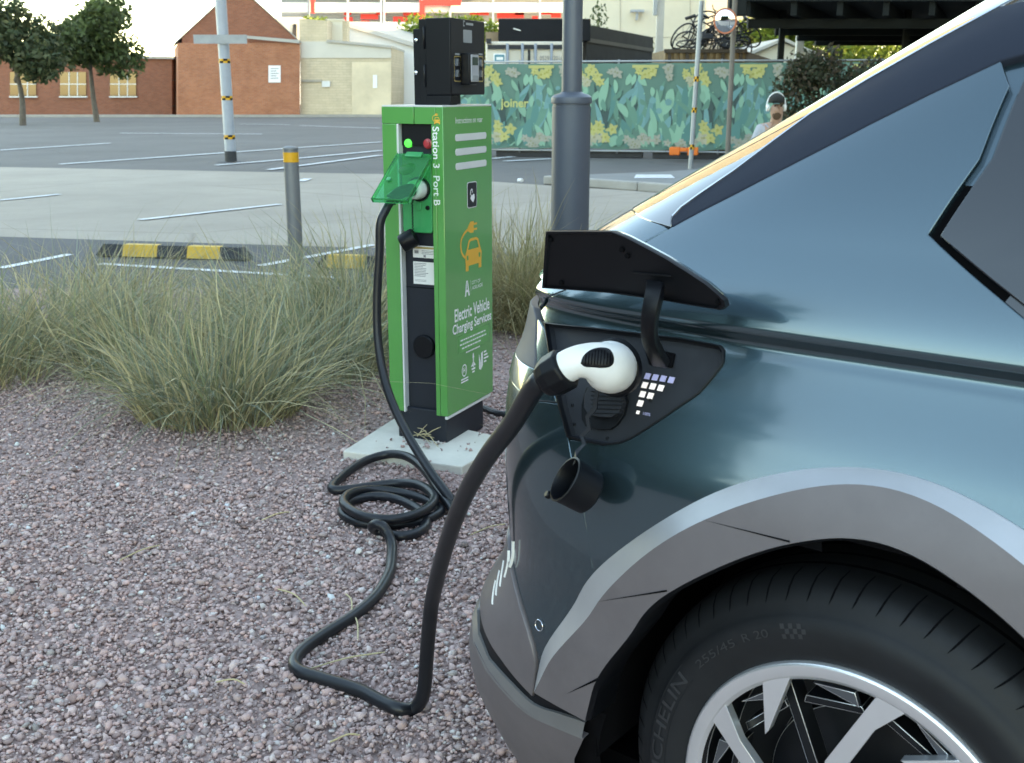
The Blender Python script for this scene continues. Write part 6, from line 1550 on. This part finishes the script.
# ------------------------------------------------------------------ trees and shrubs
LEAFM = Mattr('leaf', .6, .35)
BARK = M('bark', (.10, .085, .07), .9, var=.25, vs=8, bmp=.5, bs=25, bd=.01)
def foliage(parent, name, blobs, n, size, tones, seed, origin=None, label=None, cat=None, group=None):
    rng = np.random.default_rng(seed); B = np.array(blobs); vol = (B[:, 3] * B[:, 4] * B[:, 5]); pk = rng.choice(len(B), n, p=vol / vol.sum())
    d = rng.normal(size=(n, 3)); d /= np.linalg.norm(d, axis=1)[:, None]; r = rng.random(n) ** .38
    # clumping: pull leaves towards random twig ends
    tw = rng.normal(size=(60, 3)); tw /= np.linalg.norm(tw, axis=1)[:, None]
    j = (d @ tw.T).argmax(1); d = d * .55 + tw[j] * .45 + rng.normal(0, .10, (n, 3)); P = B[pk, :3] + d * B[pk, 3:6] * r[:, None]
    a = rng.normal(size=(n, 3)); a /= np.linalg.norm(a, axis=1)[:, None]; b = np.cross(a, rng.normal(size=(n, 3))); b /= np.linalg.norm(b, axis=1)[:, None]
    s = size * rng.uniform(.6, 1.35, n)[:, None]
    v = np.stack([P - a * s, P + b * s * .45, P + a * s, P - b * s * .45], 1).reshape(-1, 3)
    og = np.array(WL[parent.name] if parent is not None else origin); v = v - og
    tones = np.array(tones); c = tones[rng.integers(0, len(tones), n)] * rng.uniform(.7, 1.3, (n, 1)); cc = np.concatenate([c, np.ones((n, 1))], 1).repeat(4, 0)
    me = bpy.data.meshes.new(name); me.vertices.add(n * 4); me.vertices.foreach_set('co', v.astype(np.float32).ravel()); me.loops.add(n * 4); me.loops.foreach_set('vertex_index', np.arange(n * 4, dtype=np.int32))
    me.polygons.add(n); me.polygons.foreach_set('loop_start', np.arange(0, n * 4, 4, dtype=np.int32)); me.polygons.foreach_set('loop_total', np.full(n, 4, dtype=np.int32))
    at = me.attributes.new('Col', 'FLOAT_COLOR', 'POINT'); at.data.foreach_set('color', cc.astype(np.float32).ravel()); me.materials.append(LEAFM); me.update()
    o = link_mesh(name, me, parent, origin)
    if label: tag(o, label, cat, group)
    return o
def tree(label, base, h, cr, tones, seed, n=2600, size=.14, trunk=.14, name='tree', flat=.75):
    rng = random.Random(seed); t = thing(name, label, 'tree', base); bx, by, bz = base
    mb = MB(); top = Vector((bx + rng.uniform(-.2, .2), by, bz + h * .55)); mb.tube(crom([Vector((bx, by, bz - .05)), Vector((bx + rng.uniform(-.1, .1), by, bz + h * .25)), top], 5), [trunk * (1 - .05 * k) for k in range(11)], 9)
    bl = []
    for k in range(9):
        a = rng.uniform(0, 6.28); e = Vector((bx + math.cos(a) * cr * rng.uniform(.2, .75), by + math.sin(a) * cr * rng.uniform(.2, .75), bz + h * rng.uniform(.48, .88)))
        mb.tube(crom([top - Vector((0, 0, rng.uniform(0, h * .2))), (top + e) / 2 + Vector((0, 0, .1)), e], 4), [trunk * .5 * (1 - .1 * q) for q in range(9)], 6)
        q = cr * rng.uniform(.32, .52); bl.append((e.x, e.y, e.z, q, q, q * flat))
    mb.build('trunk', BARK, t); foliage(t, 'crown', bl, n, size, tones, seed); return t
brt = [(.14, .20, .03), (.20, .25, .04), (.10, .15, .03)]; drk = [(.035, .055, .025), (.055, .075, .035), (.08, .09, .04)]; mid = [(.06, .09, .03), (.08, .11, .04), (.05, .07, .03)]
def base(px, Y): p = atY(px, 100, Y); return (p[0], Y, 0)
def hz(py, Y): return atY(514, py, Y)[2]
tree('bright green tree showing over the grey parapet, left of the white shed', base(326, 80), hz(6, 80), 1.7, brt, 1, 1500, .17)
tree('yellow green tree with a wide crown right behind the black payment box', base(447, 76), hz(8, 76), 2.6, brt, 2, 2600, .18)
tree('yellow green tree beside the wide crowned one, left of the charcoal cabin', base(476, 77), hz(11, 77), 2.2, brt, 12, 2200, .18)
tree('large sunlit lime green tree seen under the steel canopy', base(790, 62), hz(14, 62), 3.6, brt, 3, 4200, .2)
tree('sunlit green tree further right under the canopy', base(860, 66), hz(18, 66), 3.6, brt, 4, 3000, .2)
tree('spindly dark young tree sprouting behind the charcoal cabin', base(593, 47), hz(-2, 47), .9, mid, 5, 500, .1, .06, flat=1.6)
tree('thin wispy shrub tree behind the slope of the charcoal cabin', base(632, 50), hz(19, 50), 1.0, mid, 6, 420, .1, .05)
tree('round green street tree on the far left before the long brick warehouse', base(95, 52), 5.6, 2.7, mid, 7, 6500, .15)
tree('smaller dark street tree nearer the left frame edge', base(20, 47), 4.8, 2.5, drk, 8, 6000, .15)
hd_ = thing('hedge', 'tall dense hedge added out of view at the left to darken the car reflection', 'hedge', (-15.5, 3, 0))  # unseen, added and shaped for the dark reflection in the car flank
rh = random.Random(8); bl = []
for k in range(20):
    for j in range(5):
        top = 9.0 - .12 * k + 1.2 * math.sin(k * 1.3)
        bl.append((-15.2 - .12 * k + rh.uniform(-.3, .3), -5.2 + 1.05 * k, .9 + (top - 1.4) * j / 4, 1.1, .95, 1.35))
foliage(hd_, 'crown', bl, 42000, .19, drk, 55)
mb = MB(); mb.add([(-15.5, -5.3, 0), (-17.3, 14.6, 0), (-17.3, 14.6, 6.6), (-15.5, -5.3, 7.6), (-16.1, -5.3, 0), (-17.9, 14.6, 0), (-17.9, 14.6, 6.6), (-16.1, -5.3, 7.6)], [(0, 1, 2, 3), (4, 7, 6, 5), (3, 2, 6, 7), (0, 3, 7, 4), (1, 5, 6, 2)]); mb.build('dark_core', M('core_dark', (.018, .02, .012), .95, var=.4, vs=3, bmp=.8, bs=6, bd=.2, spec=.05), hd_)  # solid slab inside the hedge, added to keep its reflection dark
mb = MB()
for k in range(20): mb.tube([(-15.2 - .12 * k, -5.2 + 1.05 * k, 0), (-15.2 - .12 * k, -5.2 + 1.05 * k, 6)], .10, 6)
mb.build('stem', BARK, hd_)
# dark shrub by the fence on the right
sh = thing('dark_shrub', 'dense dark olive shrub growing in front of the mural fence at the right', 'shrub', base(815, 19.2))
bl = []
rs2 = random.Random(4)
for k in range(16):
    px = rs2.uniform(792, 880); py = rs2.uniform(68, 150); p = atY(px, py, 19.2 + rs2.uniform(-.4, .5)); bl.append((p[0], p[1], p[2], .34, .34, .32))
for px, py in ((786, 85), (789, 105), (800, 66), (812, 62), (796, 125), (830, 60)):
    p = atY(px, py, 19.1); bl.append((p[0], p[1], p[2], .24, .24, .25))
foliage(sh, 'crown', bl, 7500, .055, [(.045, .055, .03), (.075, .07, .04), (.10, .075, .05), (.035, .045, .025)], 9)
b_ = base(815, 19.2); mb = MB()
for k in range(5): mb.tube([(b_[0] + k * .12 - .2, 19.2, 0), (b_[0] + k * .25 - .4, 19.2 + .1 * k - .2, .9)], [.04, .015], 6)
mb.build('stem', BARK, sh)

# ------------------------------------------------------------------ seated person beyond the car
def skin_mesh(name, verts, edges, radii, mat, parent, root=0, sub=2):
    me = bpy.data.meshes.new(name); og = WL[parent.name]
    me.from_pydata([tuple(Vector(v) - og) for v in verts], edges, []); o = bpy.data.objects.new(name, me); COL.objects.link(o)
    o.modifiers.new('skin', 'SKIN'); s_ = o.modifiers.new('sub', 'SUBSURF'); s_.levels = sub; s_.render_levels = sub
    for i, r in enumerate(radii): me.skin_vertices[0].data[i].radius = (r, r) if not isinstance(r, tuple) else r
    me.skin_vertices[0].data[root].use_root = True
    bpy.context.view_layer.update()
    m2 = bpy.data.meshes.new_from_object(o.evaluated_get(bpy.context.evaluated_depsgraph_get())); bpy.data.objects.remove(o); bpy.data.meshes.remove(me)
    m2.name = name; m2.materials.clear(); m2.materials.append(mat)
    for p in m2.polygons: p.use_smooth = True
    o = bpy.data.objects.new(name, m2); COL.objects.link(o); o.parent = parent; WL[o.name] = og; return o
PY = 12.7; hx, _, hzv = atY(775, 111.5, PY)
B0 = Vector((hx + .02, PY, 0)); hz_ = hzv + .05
per_ = thing('person', 'seated person in a grey shirt, black cap and white headphones holding something yellow', 'person', tuple(B0))
SKIN = M('skin', (.42, .25, .18), .5, var=.06); SHIRT = M('grey_shirt', (.36, .37, .40), .85, var=.08, vs=9, bmp=.2, bs=60); TROU = M('dark_trousers', (.03, .032, .04), .85); CAPM = M('black_cap', (.015, .017, .015), .8); YELC = M('yellow_cloth', (.75, .42, .03), .6, var=.08); HAIR = M('dark_beard', (.12, .075, .05), .9, spec=.1)
def pp(x, y, z): return B0 + Vector((x, y, z))
sh_z = hz_ - .235; pel = .50
V = [pp(0, .05, pel), pp(0, .04, pel + .2), pp(0, .03, sh_z - .06), pp(0, .0, sh_z + .06), pp(-.01, -.02, hz_ - .06), pp(-.015, -.025, hz_ + .05),
     pp(-.17, .03, sh_z), pp(-.25, -.02, sh_z - .26), pp(-.08, -.26, sh_z - .20), pp(-.03, -.30, sh_z - .16),
     pp(.17, .03, sh_z), pp(.26, -.02, sh_z - .26), pp(.08, -.26, sh_z - .20), pp(.03, -.30, sh_z - .16),
     pp(-.10, .0, pel), pp(-.14, -.42, pel + .02), pp(-.15, -.42, .08), pp(-.16, -.58, .04), pp(.10, .0, pel), pp(.15, -.42, pel + .02), pp(.16, -.42, .08), pp(.18, -.58, .04), pp(-.02, -.115, hz_ - .02)]
E_ = [(0, 1), (1, 2), (2, 3), (3, 4), (4, 5), (2, 6), (6, 7), (7, 8), (8, 9), (2, 10), (10, 11), (11, 12), (12, 13), (0, 14), (14, 15), (15, 16), (16, 17), (0, 18), (18, 19), (19, 20), (20, 21), (4, 22)]
rad_ = [.14, .13, .13, .058, .078, .084, .055, .045, .034, .032, .055, .045, .034, .032, .09, .075, .05, .04, .09, .075, .05, .04, .018]
skin_mesh('body', V, E_, rad_, SKIN, per_)
skin_mesh('shirt', [pp(0, .05, pel + .02), pp(0, .04, pel + .2), pp(0, .03, sh_z - .07), pp(0, .02, sh_z), pp(-.17, .03, sh_z - .01), pp(-.245, -.015, sh_z - .22), pp(.17, .03, sh_z - .01), pp(.255, -.015, sh_z - .22)], [(0, 1), (1, 2), (2, 3), (2, 4), (4, 5), (2, 6), (6, 7)], [.16, .155, .15, .075, .072, .062, .072, .062], SHIRT, per_)
skin_mesh('trousers', [pp(0, .05, pel), pp(-.10, .0, pel), pp(-.14, -.43, pel + .02), pp(-.15, -.42, .14), pp(.10, .0, pel), pp(.15, -.43, pel + .02), pp(.16, -.42, .14)], [(0, 1), (1, 2), (2, 3), (0, 4), (4, 5), (5, 6)], [.155, .105, .09, .065, .105, .09, .065], TROU, per_)
mb = MB(); hc_ = pp(-.015, -.025, hz_ + .045); mb.lathe([(.088, .0), (.090, .03), (.084, .06), (.055, .088), (0, .098)], hc_, (0, 0.05, 1), 20)
mb.add([hc_ + Vector((.085 * math.cos(t), -.06 + .13 * math.sin(t) if math.sin(t) < 0 else -.06, .015)) for t in [math.pi + math.pi * k / 10 for k in range(11)]], [tuple(range(11))])
mb.build('cap', CAPM, per_)
mb = MB(); mb.tube([hc_ + Vector((.106 * math.cos(t), .01, -.045 + .158 * math.sin(t))) for t in [math.pi * k / 16 for k in range(17)]], .009, 8); mb.build('headphones', WHITEP, per_)
for s_ in (-1, 1): mb = MB(); mb.lathe([(.035, -.014), (.04, 0), (.035, .016), (0, .018)], hc_ + Vector((s_ * .092, .0, -.055)), (s_, 0, 0), 16); mb.build('ear_cup', WHITEP, per_)
mb = MB(); mb.lathe([(.048, 0), (.052, .02), (.042, .045), (.0, .05)], pp(-.015, -.052, hz_ - .085), (0, -.75, -.35), 14); mb.build('beard', HAIR, per_)
for s_ in (-1, 1): mb = MB(); mb.lathe([(.009, 0), (.006, .004), (0, .005)], pp(-.015 + s_ * .032, -.108, hz_ + .012), (0, -1, 0), 10); mb.build('eye', GAP, per_)
yb = thing('yellow_bag', 'folded bright yellow bag held at the chest by the seated person', 'bag', tuple(pp(0, -.32, sh_z - .14)))
mb = MB(); yd = Vector((.86, 0, .5)); mb.prism([(-.15, -.05), (.12, -.06), (.16, 0), (.13, .06), (-.12, .055), (-.17, .01)], -.03, .03, lambda x, y, h: pp(-.01, -.33 + h, sh_z - .10) + yd * x + Vector((-.5, 0, .86)) * y); mb.build('cloth', YELC, yb, bevel=.02)
sb = thing('concrete_bench', 'low concrete seat block under the seated person', 'bench', tuple(pp(0, .1, 0)))
mb = MB(); mb.box((-.5, -.16, -.02), (.5, .34, .36), lambda a, b, c: pp(a, b, c)); mb.build('block', CONC, sb, bevel=.02)
# ------------------------------------------------------------------ light, sky, camera
w = bpy.data.worlds.new('World'); sc.world = w; w.use_nodes = True
nt = w.node_tree; bg = nt.nodes['Background']; sky = nt.nodes.new('ShaderNodeTexSky'); sky.sky_type = 'NISHITA'; sky.sun_disc = False
SUN_EL, SUN_X, SUN_Y = 18, .968, -.25
sky.sun_elevation = rad(SUN_EL); sky.sun_rotation = math.atan2(SUN_X, SUN_Y); sky.air_density = 1.0; sky.dust_density = .3; sky.ozone_density = 2.0
nt.links.new(sky.outputs[0], bg.inputs[0]); bg.inputs[1].default_value = .15
ld = bpy.data.lights.new('sun', 'SUN'); ld.energy = 2.0; ld.angle = rad(.55); ld.color = (1, .86, .66)
lo = bpy.data.objects.new('sun', ld); COL.objects.link(lo)
lo.rotation_euler = Vector((SUN_X * math.cos(rad(SUN_EL)), SUN_Y * math.cos(rad(SUN_EL)), math.sin(rad(SUN_EL)))).to_track_quat('Z', 'Y').to_euler()
cd = bpy.data.cameras.new('camera'); co = bpy.data.objects.new('camera', cd); COL.objects.link(co)
co.location = (0, 0, HC); co.rotation_euler = (math.pi / 2 - PITCH, 0, 0)
cd.sensor_width = 36; cd.lens = 36 * F / 1024; cd.clip_start = .02; cd.clip_end = 2000
cd.shift_x = (512 - CX) / 1024
cd.dof.use_dof = True; cd.dof.focus_distance = 2.5; cd.dof.aperture_fstop = 11
sc.camera = co
vs_ = sc.view_settings; sc.display_settings.display_device = 'sRGB'
vs_.view_transform = 'Standard'; vs_.look = 'None'; vs_.gamma = 1; vs_.exposure = 3.14
vs_.use_white_balance = True; vs_.white_balance_temperature = 9900; vs_.white_balance_tint = 6
sc.cycles.max_bounces = 8; sc.cycles.use_denoising = True
sc.render.film_transparent = False
